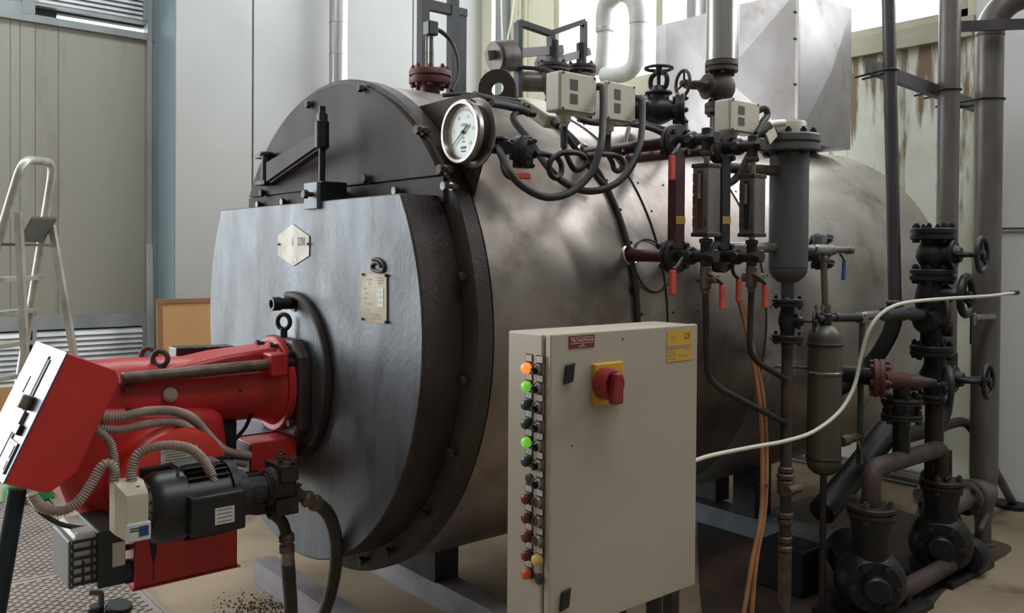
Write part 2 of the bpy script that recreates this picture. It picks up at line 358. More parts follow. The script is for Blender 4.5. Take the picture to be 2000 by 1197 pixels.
b = MB().box(.545, .575, YL-.05, YL+.05, 0, ZC); b.box(.575, .62, YL-.02, YL+.05, 0, ZC); struct(b, 'trim_2', 'grey_frame')
def louvre(name, label, x0, x1, z0, z1, pitch):
    t = thing(name, label, 'louvre', ((x0+x1)/2, YL, z0), 'louvre vents in the recessed wall')
    b = MB().box(x0, x0+.025, YL-.03, YL+.05, z0, z1); b.box(x1-.025, x1, YL-.03, YL+.05, z0, z1); b.box(x0, x1, YL-.025, YL+.05, z0-.02, z0); b.build('frame', 'grey_frame', t, smooth=False)
    z = z0+pitch*.6
    while z < z1-.005:
        MB().obox((x0+.025, YL-.025, z-.015), (x1-x0-.05, 0, 0), (0, .020, .0345), (0, .003, -.002)).build('slat', 'slat_metal', t, smooth=False); z += pitch
xm = P(62,640,y=YL).x
louvre('louvre_vent', 'lower louvre vent with wide slats, right of the ladder legs', xm, .545, .12, .705, .0355)
louvre('louvre_vent', 'lower louvre vent at the left edge behind the ladder', XG, xm-.02, .12, .705, .0355)
xt = P(66,20,y=YL).x
louvre('louvre_vent', 'upper louvre vent over the bright slit, beside the blue column', xt, .545, 2.90, 3.5, .034)
louvre('louvre_vent', 'upper louvre vent in the top left corner', XG, xt-.07, 2.90, 3.5, .034)
MB().box(XG, xt, YL-.03, YL+.04, 2.815, 2.88).build('rail', 'grey_frame', wr, smooth=False)
MB().box(xt-.075, xt+.003, YL-.032, YL+.04, 2.815, 3.6).build('post', 'grey_frame', wr, smooth=False)
# blue column side and white back wall
struct(MB().box(.618, .66, YB+.012, YL+.05, 0, ZC), 'column', 'blue_paint')
b = MB().box(.63, XE+.2, YB+.03, YB+.2, 0, ZC); wb = struct(b, 'wall_back', 'joint_dark')
jb = [.618]+[P(u,200,y=YB).x for u in (494, 806)]+[XE+.1]
for a, c in zip(jb, jb[1:]): MB().box(a+.006, c-.006, YB, YB+.03, 0, ZC).build('panel', 'wall_white', wb, smooth=False, bev=.004)
# end wall with windows
def ye(u, v=150): return P(u, v, x=XE).y
ys = P(1901,300,x=XE).y
zs = 2.385
struct(MB().box(XE, XE+.2, ys-.1, YB+.1, 0, zs), 'wall_right', 'stained_wall')
MATS['stained_wall']
b = MB().box(XE, XE+.2, ys-.1, YB+.1, 4.25, ZC)
b.box(XE, XE+.2, ye(960,60), YB, zs, ZC); b.box(XE, XE+.2, ye(1080,60), ye(1032,60), zs, ZC); b.box(XE, XE+.2, ys-.1, ye(1890,60), zs, ZC)
struct(b, 'wall_right_upper', 'cream_wall')
struct(MB().box(XE-.04, XE+.2, ys, ye(1080), zs, zs+.05).box(XE-.02, XE+.2, ys, ye(1080), zs+.05, zs+.11), 'trim_3', 'cream_frame')
def window(name, y0, y1, z0, z1, muls=()):
    t = thing(name, None, None, (XE+.1, (y0+y1)/2, z0), kind='structure')
    b = MB()
    for a in (y0, y1-.05): b.box(XE+.02, XE+.1, a, a+.05, z0, z1)
    b.box(XE+.02, XE+.1, y0, y1, z0, z0+.05); b.box(XE+.02, XE+.1, y0, y1, z1-.05, z1); b.build('window_frame', 'cream_frame', t, smooth=False)
    e = [y0+.05]+list(muls)+[y1-.05]
    for q in muls: MB().box(XE+.02, XE+.1, q-.03, q+.03, z0, z1).build('mullion', 'cream_frame', t, smooth=False)
    for a, c in zip(e, e[1:]): MB().box(XE+.055, XE+.061, a, c, z0+.05, z1-.05).build('pane', 'pane', t, smooth=False)
window('window_1', ye(1034,60), ye(1012,60), zs-.0, 4.25)
window('window_2', ye(1890,60), ye(1080,60), zs+.11, 4.25, (ye(1848), ye(1283), ))
# projecting wall at the right
XR = 3.27
wr2 = struct(MB().box(XR+.02, XE+.2, YN, ys-.02, 0, 2.6).box(XR+.02, XE+.2, YN, ys-.02, 4.25, ZC).box(XR+.02, XE+.2, YN, -3.5, 2.6, 4.25).box(XR+.02, XE+.2, -.95, ys-.02, 2.6, 4.25), 'wall_right_pier', 'joint_dark')
window('window_3', -3.5, -.95, 2.6, 4.25, (-2.2,))  # unseen window, added for a bright reflection on the shell and front light
zj = P(1980,447,x=XR).z
MB().box(XR, XR+.02, YN, ys-.02, 0, zj-.006).build('panel', 'pier_white', wr2, smooth=False)
MB().box(XR-.006, XR+.02, YN, ys-.02, zj+.006, 2.6).build('panel', 'pier_white', wr2, smooth=False)
MB().box(XR-.006, XR+.02, YN, ys-.02, 4.25, ZC).build('panel', 'pier_white', wr2, smooth=False)
MB().box(XR-.006, XR+.02, -.95, ys-.02, 2.6, 4.25).build('panel', 'pier_white', wr2, smooth=False)
struct(MB().box(XR-.012, XR, YN, ys-.02, zj-.014, zj+.0), 'trim_4', 'grey_frame')
struct(MB().box(XE-.05, XE, ys, YB, 0, .07), 'baseboard_right', 'grey_frame')
# checker floor plates at the left
gx = P(230,1103,z=0).x
ge = thing('plate_edge', 'thin steel angle edging the floor plates at the lower left', 'edging', (gx, .8, 0))
MB().box(gx-.012, gx, -2.2, 2.3, 0, .012).build('angle', 'checker', ge, smooth=False)
yj = [2.25, P(75,1130,z=0).y, P(75,1130,z=0).y-.95, P(75,1130,z=0).y-1.9]
lab = ['ribbed steel floor plate behind the black pole, farthest of the row', 'ribbed steel floor plate at the bottom left, nearest in view', 'ribbed steel floor plate below the bottom left corner']
for i in range(3):
    t = thing('floor_plate', lab[i], 'floor plate', (gx-.5, (yj[i]+yj[i+1])/2, 0), 'ribbed floor plates')
    MB().box(gx-1.0, gx-.014, yj[i+1]+.004, yj[i]-.004, 0, .005).build('sheet', 'checker', t, smooth=False)
    b = MB(); y = yj[i+1]+.03; k = 0
    while y < yj[i]-.02:
        x = gx-.03-(k % 2)*.02
        while x > gx-.55: b.obox((x-.03, y-.005, .005), (.026, .004, 0), (-.003, .007, 0), (0, 0, .003)); x -= .042
        y += .022; k += 1
    tag(b.build('tread_pattern', 'checker', t, smooth=False), kind='stuff')
# loose dirt on the floor near the fuel hoses
b = MB()
for k in range(420):
    q = P(random.gauss(520,45), random.gauss(1188,14), z=0); s_ = random.uniform(.001,.005)
    b.lathe((q.x, q.y, 0), (random.random()-.5, random.random()-.5, 1), [(0, s_), (s_*.8, s_*.7), (s_*1.3, s_*.1)], 5)
tag(b.build('dirt_crumbs', 'dirt', smooth=False), 'dark crumbs of dirt on the floor by the fuel hoses', 'dirt', kind='stuff')
# ------------------------------------------------------------------ boiler
BO = thing('boiler', 'large horizontal steam boiler with dark round door and polished steel shell', 'boiler', (1.4, 0, .09))
ZB, RB = 1.0, .8
def ang(u, v, x): q = P(u, v, x=x); return math.atan2(q.z-ZB, q.y), math.hypot(q.y, q.z-ZB)
seams = [.03, .60, .75, .93, 1.30, 2.03, 2.84]
for i, (a, c) in enumerate(zip(seams, seams[1:])):
    r = RB-(.005 if i % 2 else 0); e = .007 if i == 4 else .004
    prof = [(0, r-.012), (0, r), (c-a-e, r), (c-a-e, r-.012)]
    if i == len(seams)-2: prof = [(0, r-.012), (0, r), (c-a-.05, r), (c-a-.02, r+.002), (c-a, r-.02), (c-a, 0)]
    MB().lathe((a+e/2, 0, ZB), XA, prof, 128, cap=False).build('shell_panel', 'steel_shell' if i > 3 else 'steel_dull', BO)
MB().lathe((.02, 0, ZB), XA, [(0, .7), (0, RB-.008), (2.8, RB-.008), (2.8, 0)], 64, cap=False).build('inner_jacket', 'joint_dark', BO)
# screws along the seams
b = MB()
for xs in (.625, .775, .905, 1.325):
    for k in range(-4, 15):
        a = pi-.35-k*.145
        c = V((xs, -math.cos(a-pi)*RB, ZB+math.sin(pi-a)*RB)); n = (c-V((xs, 0, ZB))).normalized()
        b.lathe(c-n*.002, n, [(0, .005), (.003, .0045), (.005, .002)], 8)
tag(b.build('seam_screws', 'iron', BO), kind='stuff')
# front ring, cover, door
MB().lathe((-.03, 0, ZB), XA, [(0, .5), (0, .80), (.004, .806), (.052, .806), (.056, .80), (.056, .5)], 128, cap=False).build('front_ring', 'door_rim', BO)
MB().lathe((-.022, 0, ZB), XA, [(0, .0), (0, .78)], 96, cap=False).build('tube_plate', 'cover_paint', BO)
zj = 1.45; rc = .79; a0 = math.asin((zj-ZB)/rc)
poly = [V((-.045, rc*math.cos(a0+(pi-2*a0)*k/60), ZB+rc*math.sin(a0+(pi-2*a0)*k/60))) for k in range(61)]
uc = MB().prism(poly, (.02, 0, 0)).build('smoke_cover', 'cover_paint', BO, bev=.002)
for u, v in ((707,172),(605,204),(820,254),(865,331),(717,349),(515,377)):
    c = P(u, v, x=-.05); bolt(uc, (-.046, c.y, c.z), XA, .014, .008, 'rust_iron')
# strip between cover and door
zt = 1.395
b = MB().box(-.04, -.022, -.66, .66, zt-.02, zj-.004); st = b.build('cover_strip', 'cover_paint', BO, smooth=False)
for u, v in ((869,359),(773,369),(553,393),(505,396),(662,381),(680,379)):
    c = P(u, v, x=-.055); bolt(st, (-.042, c.y, zt+.022), XA, .013, .014, 'nut_steel')
rd = .745; a1 = math.asin((zt-ZB)/rd)
poly = [V((-.16, rd*math.cos(pi-a1+(pi+2*a1)*k/110), ZB+rd*math.sin(pi-a1+(pi+2*a1)*k/110))) for k in range(111)]
b = MB().prism(poly, (.13, 0, 0))
do = b.build('door', 'door_rim', BO, bev=.004)
poly2 = [V((-.162, (q.y)*.9955, ZB+(q.z-ZB)*.9955)) for q in poly]
MB().prism(poly2, (.006, 0, 0)).build('door_face', 'door_paint', do, bev=.002)
for u, v in ((915,540),(917,745),(895,890),(840,1010),(770,1085),(717,1106)):
    a, r = ang(u, v, -.03); bolt(do, (-.035, .772*math.cos(a), ZB+.772*math.sin(a)), XA, .014, .012, 'iron')
# burner mounting disc on the door
zc = .838
MB().lathe((-.172, 0, zc), XA, [(0, 0), (0, .245), (.012, .262)], 72, cap=False).build('burner_disc', 'door_paint', do)
arc = [V((-.174, -.258*math.cos(t), zc+.258*math.sin(t))) for t in [math.radians(97-k*187/44) for k in range(45)]]
b = MB(); b.tube(arc, .0125, 10).build('disc_rim', 'cover_paint', do)
c = P(578,592,x=-.165)
sg = MB().lathe(c, (-1, 0, 0), [(0, .026), (.012, .026), (.012, .019), (.055, .018), (.055, .022), (.085, .022), (.085, .014), (.07, .013)], 20, cap=False); sg.build('sight_port', 'black_iron', do)
# plates
hx = [P(u, v, x=-.1625) for u, v in ((573,438),(605,461),(605,499),(575,519),(544,499),(544,460))]
hx = [V((-.1625, q.y, q.z)) for q in hx]
hp = MB().prism(hx, (-.003, 0, 0)).build('nameplate', 'plate_silver', do, smooth=False); hp['label'] = 'hexagonal silver nameplate'
hc = sum(hx, V())/6; RTY = V((0, -1, 0))
text(hp, 'ZZINI', P(588,471.5,x=-.1658), RTY, ZA, .026, 'ink', .052)
text(hp, 'A', P(571.5,472.5,x=-.1658), RTY, ZA, .026, 'ink_soft', .011)
for u, v in ((545.5,477),(602,476.5)): bolt(hp, P(u, v, x=-.166), XA, .004, .002, 'black_iron', 'rivet')
plate(hp, P(575,507,x=-.1657), RTY, ZA, .03, .012, .0006, 'sticker_white')
bp = [P(u, v, x=-.1625) for u, v in ((707,533),(757,536),(757,632),(707,628))]
b2 = MB().prism([V((-.1625, q.y, q.z)) for q in bp], (-.004, 0, 0)).build('data_plate', 'plate_brass', do, smooth=False); b2['label'] = 'brass data plate with four white fields'
for v in (566,576,586,596): plate(b2, P(742.5,v,x=-.167), RTY, ZA, .036, .011, .0006, 'sticker_white', 'field')
for u, v, l in ((720,546,.03),(742,543,.026),(742,548,.028),(742,553,.028),(713,563,.012),(715,573,.02),(713,582,.016),(719,593,.034),(718,605,.022),(730,613,.045),(736,617,.04),(733,622,.045)):
    plate(b2, P(u, v, x=-.167), RTY, ZA, l, .0032, .0004, 'ink_soft', 'print_line')
plate(b2, P(719,553.5,x=-.167), RTY, ZA, .013, .006, .0006, 'sticker_white', 'field')
for u, v in ((709.5,536),(754,538),(708.5,623),(754,629)): bolt(b2, P(u, v, x=-.167), XA, .004, .002, 'black_iron', 'rivet')
lo = [P(u, v, x=-.165) for u, v in ((728,507),(737,506),(747,513),(750,524),(746,530),(734,529),(727,525),(728,516),(737,513),(744,521))]
MB().tube(spline(lo, 5), .005, 8).build('weld_mark', 'rust_iron', do)
# hinge, arm and lifting screw
cc = P(520,335,x=-.06); b = MB()
b.rod(P(520,303,x=-.075), P(519,362,x=-.075), .017, 14); b.rod(P(520,297,x=-.075), P(520,305,x=-.075), .026, 14)
hg = b.build('hinge_pin', 'iron', BO)
b = MB(); b.box(-.09, -.03, cc.y-.05, cc.y+.035, P(520,308,x=-.075).z, P(520,299,x=-.075).z); b.box(-.09, -.03, cc.y-.05, cc.y+.035, P(520,361,x=-.075).z, P(520,352,x=-.075).z); b.build('hinge_lug', 'iron', BO, smooth=False, bev=.003)
sx = -.13; s_top = P(629,236,x=sx); s_bot = P(629,290,x=sx)
h0 = P(526,318,x=-.075); h1 = P(526,355,x=-.075); g0 = P(622,262,x=sx); g1 = P(622,288,x=sx)
MB().prism([h0, g0, g1, h1], (-.012, 0, 0)).build('hinge_arm', 'cover_paint', BO, smooth=False)
MB().prism([h1, h1+V((.03, 0, .004)), g1+V((.03, 0, 0)), g1], (0, 0, -.006)).build('arm_web', 'iron', BO, smooth=False)
b = MB().rod(s_top, s_bot, .022, 18); b.build('screw_sleeve', 'black_iron', BO)
sc = V((sx, s_bot.y, 0))
b = MB().cyl((sx, sc.y, P(629,208,x=sx).z), (sx, sc.y, zt), .0105, n=14); b.build('lifting_screw', 'black_iron', BO)
MB().cyl((sx, sc.y, s_top.z), (sx, sc.y, P(629,222,x=sx).z), .017, n=6).build('screw_nut', 'iron', BO, smooth=False)
b = MB().box(sx-.045, sx-.032, sc.y-.055, sc.y+.035, zt-.025, P(620,355,x=-.17).z); b.build('clamp_plate', 'door_paint', BO, smooth=False, bev=.002)
cl = MB().box(sx-.03, sx+.06, sc.y-.055, sc.y+.035, zt-.004, P(640,358,x=-.1).z).build('clamp_block', 'black_iron', BO, smooth=False, bev=.003)
bolt(cl, (sx-.045, sc.y-.02, zt+.02), XA, .014, .03, 'iron')
# gauge bracket (flat plate behind the ring edge)
poly = [P(u, v, x=.03) for u, v in ((812,209),(905,184),(925,184),(945,193),(957,215),(960,240),(955,262),(917,405),(905,380),(880,320),(851,270),(830,232))]
MB().prism([V((.03, q.y, q.z)) for q in poly], (.008, 0, 0)).build('gauge_bracket', 'cover_paint', BO, smooth=False, bev=.0015)
# black strap round the shell
xs = .597
b = MB().tube([V((xs, -(RB+.008)*math.sin(t), ZB+(RB+.008)*math.cos(t))) for t in [.05+k*(1.63-.05)/50 for k in range(51)]], .0085, 8)
stp = b.build('strap', 'rubber', BO)
q = P(1232,567,x=xs); MB().box(xs-.022, xs+.022, q.y-.018, q.y+.02, q.z-.012, q.z+.012).build('strap_clip', 'black_iron', stp, smooth=False, bev=.002)
# saddles and feet
for x0 in (.34, 1.92):
    b = MB().box(x0-.05, x0+.05, -.16, .16, .09, .215); b.build('saddle', 'black_iron', BO, smooth=False, bev=.004)
qf = P(1548,990,z=.02)
MB().box(1.80, 1.92, -.42, -.30, .09, .36).build('saddle_leg', 'black_iron', BO, smooth=False, bev=.004)
# nozzles for the level gauges
for x0 in (.60, .82):
    for z0 in (1.57, 1.232):
        yy = -math.sqrt(RB*RB-(z0-ZB)**2)
        MB().cyl((x0, yy+.03, z0), (x0, -.93, z0), .019, n=16).build('level_nozzle', 'dark_red', BO)
        MB().torus((x0, yy-.002, z0), (0, -1, .3), .03, .006, 20, 6).build('nozzle_collar', 'steel_shell', BO)
# handhole ring on the shell
b = MB(); cx, cz = .70, 1.20
b.tube([V((cx+.085*math.cos(t), -math.sqrt((RB+.001)**2-(.2+.085*math.sin(t))**2), cz+.085*math.sin(t))) for t in [2*pi*k/40 for k in range(40)]], .003, 6, True); b.build('patch_seam', 'iron', BO)
# small fittings on the lower shell right side
# ------------------------------------------------------------------ skid beams
def beam(x0, y0, y1, w_, h, m, label):
    t = thing('skid_beam', label, 'beam', (x0+w_/2, (y0+y1)/2, 0), 'cross beams under the boiler')
    MB().box(x0, x0+.007, y1, y0, 0.005, h-.006).build('web', m, t, smooth=False)
    MB().box(x0, x0+w_, y1, y0, h-.006, h).build('top_flange', m, t, smooth=False)
    MB().box(x0, x0+w_, y1, y0, 0, .006).build('bottom_flange', m, t, smooth=False)
beam(-.103, .452, -.95, .08, .09, 'beam_paint', 'grey steel skid beam at the boiler front, behind the fuel hoses')
beam(.30, .5, -.95, .09, .09, 'beam_paint', 'red-smeared grey skid beam under the front saddle')
beam(1.80, .5, -.75, .12, .09, 'beam_blue', 'bluish grey skid beam behind the orange cables')
# ------------------------------------------------------------------ pressure gauge
gc = P(906,254,x=.0); gc = V((0, gc.y, gc.z)); NX = V((-1, 0, 0))
G = thing('pressure_gauge', 'round dial pressure gauge with white face on the triangular bracket', 'gauge', gc)
gf = gc+V((.028, -.012, -.008))
MB().lathe(gf, NX, [(0, 0), (0, .097), (.004, .097), (.006, .094), (.006, .06)], 56, cap=False).build('back_flange', 'bezel', G)
MB().lathe(gf+V((-.004, 0, 0)), NX, [(0, .078), (.036, .078)], 48, cap=False).build('case', 'cover_paint', G)
fr = gf+V((-.040, .0, .0))
bz = MB().lathe(fr, NX, [(-.006, .078), (-.006, .086), (.008, .088), (.014, .084), (.014, .076), (.008, .072), (-.004, .071)], 56, cap=False).build('bezel', 'bezel', G)
fc = fr+V((.002, 0, 0))
dl = MB().lathe(fc, NX, [(-.004, .073), (0, .0730), (0, 0)], 48, cap=False).build('dial', 'dial', G)
for k in range(31):
    a = math.radians(225-k*9); d = RTY*math.cos(a)+ZA*math.sin(a); t_ = RTY*-math.sin(a)+ZA*math.cos(a); big = k % 5 == 0; l = .010 if big else .006
    c = fc+d*.058-V((.0006, 0, 0)); MB().obox(c-t_*.0007, d*l, t_*.0014, NX*.0004).build('tick', 'ink_soft', dl, smooth=False)
for k, s_ in enumerate(('0', '4', '8', '12', '16', '20')):
    a = math.radians(225-k*54); d = RTY*math.cos(a)+ZA*math.sin(a)
    if k: text(dl, s_, fc+d*.045-V((.0006, 0, 0)), RTY, ZA, .0085, 'ink_soft')
for dz, wd, hh in ((-.016, .006, .004), (-.026, .01, .004), (-.042, .022, .006), (-.052, .02, .003), (.022, .02, .0025), (.018, .026, .002)):
    plate(dl, fc+V((-.0006, 0, dz)), RTY, ZA, wd, hh, .0004, 'ink' if dz < -.03 else 'ink_soft', 'print_line')
tip = P(884,286,x=fc.x-.003)-fc; dd = V((0, tip.y, tip.z)).normalized(); t_ = dd.cross(NX).normalized(); o_ = fc+V((-.004, 0, 0))
MB().prism([o_+dd*.058+t_*.0008, o_+dd*.058-t_*.0008, o_-t_*.0022, o_-dd*.03-t_*.004, o_-dd*.03+t_*.004, o_+t_*.0022], (-.001, 0, 0)).build('pointer', 'ink', G, smooth=False)
MB().rod(fc+V((-.001, 0, 0)), fc+V((-.007, 0, 0)), .005, 12).build('pointer_hub', 'ink', G)
for a in (1.6, -.6, 3.6): bolt(G, gf+V((-.008, math.cos(a)*-.09, math.sin(a)*.09)), XA, .0045, .004, 'iron', 'screw')
# ------------------------------------------------------------------ burner
BU = thing('burner', 'red oil burner with fan housing, motor and tilted control box bolted to the boiler door', 'burner', (-.6, -.1, .3))
za = .815; rt = .105
mp_ = []
for (yy, zz) in ((-.15,-.12),(-.12,-.155),(.12,-.155),(.15,-.12),(.15,.10),(.1,.15),(-.1,.15),(-.15,.10)): mp_.append(V((-.175, yy, za-.005+zz)))
mo = MB().prism(mp_, (-.045, 0, 0)).build('mounting_plate', 'rust_iron', BU, smooth=False, bev=.012)
for yy, zz in ((-.115,.105),(.115,.105),(-.12,-.11),(.12,-.11)): bolt(mo, (-.223, yy, za+zz), XA, .012, .01, 'iron')
c = V((-.20, -.0, za+.165))
b = MB().torus(c+V((0, 0, .03)), (1, .55, 0), .024, .0075, 24, 10); b.cyl(c-V((0, 0, .02)), c+V((0, 0, .01)), .012, n=10); b.build('lifting_eye', 'iron', mo)
MB().lathe((-.222, 0, za), NX, [(0, .0), (0, .145), (.004, .15), (.02, .15), (.024, .146), (.024, .10)], 56, cap=False).build('head_flange', 'red_paint', BU)
b = MB().lathe((-.24, 0, za), NX, [(0, .135), (.03, rt+.012), (.06, rt), (.26, rt), (.46, rt+.008), (.58, rt+.004)], 48); b.build('blast_tube', 'red_paint', BU)
for (yy, zz) in ((-.10, .095), (-.05, .125), (.05, .125)): bolt(BU, (-.25, yy, za+zz), XA, .011, .02, 'rust_iron')
# top hood: flat-topped casting
hood = [V((-.26, 0, za+rt+.018)), V((-.42, 0, za+rt+.006)), V((-.62, 0, za+rt-.026)), V((-.72, 0, za+rt-.034)), V((-.80, 0, za+.04)), V((-.80, 0, za-.05)), V((-.26, 0, za-.02))]
MB().prism([q+V((0, -.085, 0)) for q in hood], (0, .17, 0)).build('hood', 'red_paint', BU, bev=.012)
# rod along the side
r0 = P(238,740,y=-.125); r1 = P(524,712,y=-.125)
b = MB().rod(r0, r1, .0175, 18); b.build('slide_rod', 'rod_rust', BU)
b = MB().box(r1.x-.005, r1.x+.05, -.16, -.09, r1.z-.035, r1.z+.035); b.build('rod_bracket', 'red_paint', BU, bev=.006)
b = MB().rod((r1.x+.04, -.125, r1.z), (r1.x+.085, -.125, r1.z), .013, 14); b.build('rod_stub', 'iron', BU)
b = MB().lathe(P(333,771,y=-.118)+V((0, .01, 0)), (0, -1, 0), [(0, .02), (.012, .02), (.012, .015), (.014, .014), (.014, 0)], 24, cap=False); b.build('inspection_cap', 'conduit', BU)
for u, v in ((247,757),(251,802),(470,763)): bolt(BU, P(u, v, y=-.118), YA, .009 if u < 300 else .004, .006, 'rust_iron')
# lifting eyes on the hood
for u, v, yy in ((313,700,-.06),(290,694,.06)):
    c = P(u, v, y=yy); b = MB().torus(c, (.75, 1, 0), .021, .0075, 24, 10); b.cyl(c-V((0, 0, .06)), c-V((0, 0, .02)), .011, n=10); b.build('lifting_eye', 'rust_iron', BU)
# ignition boxes behind the hood
for i in range(4):
    x0 = P(338+i*28,690,y=.16).x; z1 = P(338+i*28,678-i*.8,y=.16).z
    bb = MB().box(x0, x0+.05, .13, .20, z1-.09, z1).build('relay_box', 'black_plastic', BU, smooth=False, bev=.003)
    if i != 2: plate(bb, (x0+.03, .1295, z1-.04), XA, ZA, .028, .02, .0006, 'plate_brass', 'label_sticker')
# body casting and fan scroll
body = [V((x, 0, z)) for x, z in ((-.44, za-.05), (-.42, .62), (-.45, .50), (-.58, .40), (-.74, .44), (-.86, .56), (-.90, .68), (-.88, .78), (-.80, za+.0), (-.60, za-.02))]
MB().prism([q+V((0, -.125, 0)) for q in body], (0, .30, 0)).build('body_casting', 'red_paint', BU, bev=.03)
fcn = P(348,945,y=-.25)
MB().lathe(V((fcn.x, -.12, fcn.z)), (0, -1, 0), [(0, .15), (.10, .15), (.125, .142), (.13, .13), (.13, 0)], 56, cap=False).build('fan_housing', 'red_bright', BU)
# label on fan housing
lc = P(350,889,y=-.2515)
lp = plate(BU, lc, V((1, 0, .0)), ZA, .098, .042, .0012, 'sticker_white', 'rating_label')
for i in range(5): plate(lp, lc+V((-.008+.006*(i % 2), -.0016, .014-.0075*i)), XA, ZA, .07-.008*(i % 3), .0022, .0003, 'ink_soft', 'print_line')
text(lp, 'CE', lc+V((.038, -.0016, -.012)), XA, ZA, .009, 'ink')
# air intake box
q0 = P(262,1146,y=-.25); q1 = P(464,1104,y=-.25)
b = MB().box(q0.x, q1.x, -.25, .02, .345, .54); ib = b.build('intake_box', 'red_paint', BU, smooth=False, bev=.004)
MB().box(q0.x-.006, q1.x+.006, -.256, .026, .343, .347).build('intake_lip', 'red_paint', ib, smooth=False)
for x0, z0 in ((q1.x-.01, .49), (q1.x+.003, .36), (q1.x+.003, .50)): bolt(ib, (x0, -.2, z0), XA, .006, .006, 'rust_iron')
st_ = [P(u, v, y=-.2512) for u, v in ((292,1045),(308,1045),(306,1075),(303,1090),(301,1100),(301,1136),(299,1136),(299,1100),(296,1085),(293,1065))]
MB().prism([V((q.x, -.2505, q.z)) for q in st_], (0, -.0008, 0)).build('oil_stain', 'black_iron', ib, smooth=False)
MB().box(q0.x-.02, q0.x, -.24, -.19, .36, .40).build('damper_lever', 'black_iron', ib, smooth=False, bev=.004)
kn = MB().rod((q0.x-.025, -.22, .392), (q0.x, -.22, .392), .028, 16); kn.build('damper_disc', 'dark_grey_green', ib)
MB().cyl((q0.x-.06, -.2, .445), (q0.x, -.2, .445), .008, n=10).build('damper_shaft', 'iron', ib)
# black plate behind motor, motor, coupling, pump
ym = -.35; zm = .58; xm0 = -.735; xm1 = -.535
MB().box(-.72, -.47, -.262, -.25, zm-.1, zm+.085).build('motor_plate', 'black_iron', BU, smooth=False, bev=.004)
mt = MB().lathe((xm0, ym, zm), XA, [(0, .02), (0, .072), (.012, .086), (.03, .09), (.085, .09), (.088, .084), (.20, .084)], 40, cap=True).build('motor', 'black_plastic', BU)
for k in range(28):
    a = 2*pi*k/28; d = V((0, math.cos(a), math.sin(a)))
    if d.y < -.5 and abs(d.z) < .75: continue
    MB().obox(V((xm0+.09, ym, zm))+d*.08-d.cross(XA)*.0015, XA*.105, d*.016, d.cross(XA)*.003).build('fin', 'black_plastic', mt, smooth=False)
for k in range(12):
    a = 2*pi*k/12; d = V((0, math.cos(a), math.sin(a))); MB().obox(V((xm0-.002, ym, zm))+d*.03, d*.045, d.cross(XA)*.004, XA*.003).build('grille_bar', 'iron', mt, smooth=False)
MB().lathe((xm0+.20, ym, zm), XA, [(0, .094), (.022, .094), (.03, .07), (.03, .04)], 36, cap=False).build('end_shield', 'iron', mt)
tb = MB().box(xm0+.075, xm0+.215, ym-.12, ym-.06, zm-.06, zm+.04).build('terminal_box', 'black_plastic', mt, smooth=False, bev=.006)
plate(tb, (xm0+.158, ym-.1205, zm-.015), XA, ZA, .05, .042, .001, 'sticker_white', 'rating_label')
for i in range(4): plate(tb, (xm0+.158, ym-.122, zm+.001-.010*i), XA, ZA, .04, .003, .0003, 'ink_soft', 'print_line')
b = MB().box(xm0+.08, xm0+.19, ym-.01, ym+.06, zm+.085, zm+.098); b.tube(fillet([(xm0+.07, ym-.03, zm+.085), (xm0+.075, ym-.03, zm+.105), (xm0+.16, ym-.03, zm+.105), (xm0+.165, ym-.03, zm+.09)], .01, 3), .004, 8); b.build('motor_foot', 'grey_plastic', mt)
xa = xm0+.225
MB().lathe((xa, ym, zm), XA, [(0, .062), (.03, .062), (.035, .05), (.035, .038), (.09, .036), (.09, .042), (.10, .042)], 28).build('coupling_housing', 'iron', BU)
MB().prism([(xa+.035, ym, zm-.03), (xa+.09, ym, zm-.04), (xa+.09, ym, zm-.06), (xa+.035, ym, zm-.06)], (0, -.012, 0)).build('coupling_rib', 'iron', BU, smooth=False)
pc = V((xa+.135, ym, zm+.005))
pu = MB().rod(pc-V((.04, 0, 0)), pc+V((.03, 0, 0)), .052, 24); pu.box(pc.x-.02, pc.x+.03, ym-.06, ym+.05, pc.z+.02, pc.z+.062); pu.box(pc.x-.03, pc.x+.035, ym-.05, ym+.05, pc.z-.075, pc.z-.03)
po = pu.build('oil_pump', 'iron', BU)
for dx, dy, dz in ((-.005, -.02, .068), (.02, -.045, .066), (.02, .03, .066)): bolt(po, pc+V((dx, dy, dz)), ZA, .011, .008, 'rust_iron')
for a in range(6): bolt(po, pc+V((.034, math.cos(a*pi/3)*.042, math.sin(a*pi/3)*.042)), XA, .006, .006, 'iron')
# ivory starter box
s0 = P(247,1052,y=-.46); s1 = P(290,948,y=-.46); xl = P(247,1000,y=-.46).x; xr = P(290,1000,y=-.46).x; zb_ = P(250,1058,y=-.46).z; zt_ = P(270,965,y=-.46).z
sb_ = MB(); sb_.prism([(xl-.012, -.36, zb_+.005), (xr+.004, -.36, zb_+.005), (xr+.004, -.36, zt_+.02), (xl-.012, -.36, zt_+.02)], (0, -.05, 0))
sb_.add([(xl-.012, -.41, zb_+.005), (xr+.004, -.41, zb_+.005), (xr+.004, -.41, zt_+.02), (xl-.012, -.41, zt_+.02), (xl, -.46, zb_), (xr, -.46, zb_), (xr, -.46, zt_), (xl, -.46, zt_)], [[0, 1, 5, 4], [1, 2, 6, 5], [2, 3, 7, 6], [3, 0, 4, 7], [4, 5, 6, 7]])
sbo = sb_.build('starter_box', 'ivory', BU, smooth=False, bev=.002)
fz = P(265,1040,y=-.466).z
MB().box(xl, xr+.004, -.468, -.455, zb_-.002, zb_+.042).build('box_visor', 'white_plastic', sbo, smooth=False, bev=.003)
plate(sbo, ((xl+xr)/2+.012, -.4685, zb_+.022), XA, ZA, .022, .024, .0006, 'blue_ink', 'print_square')
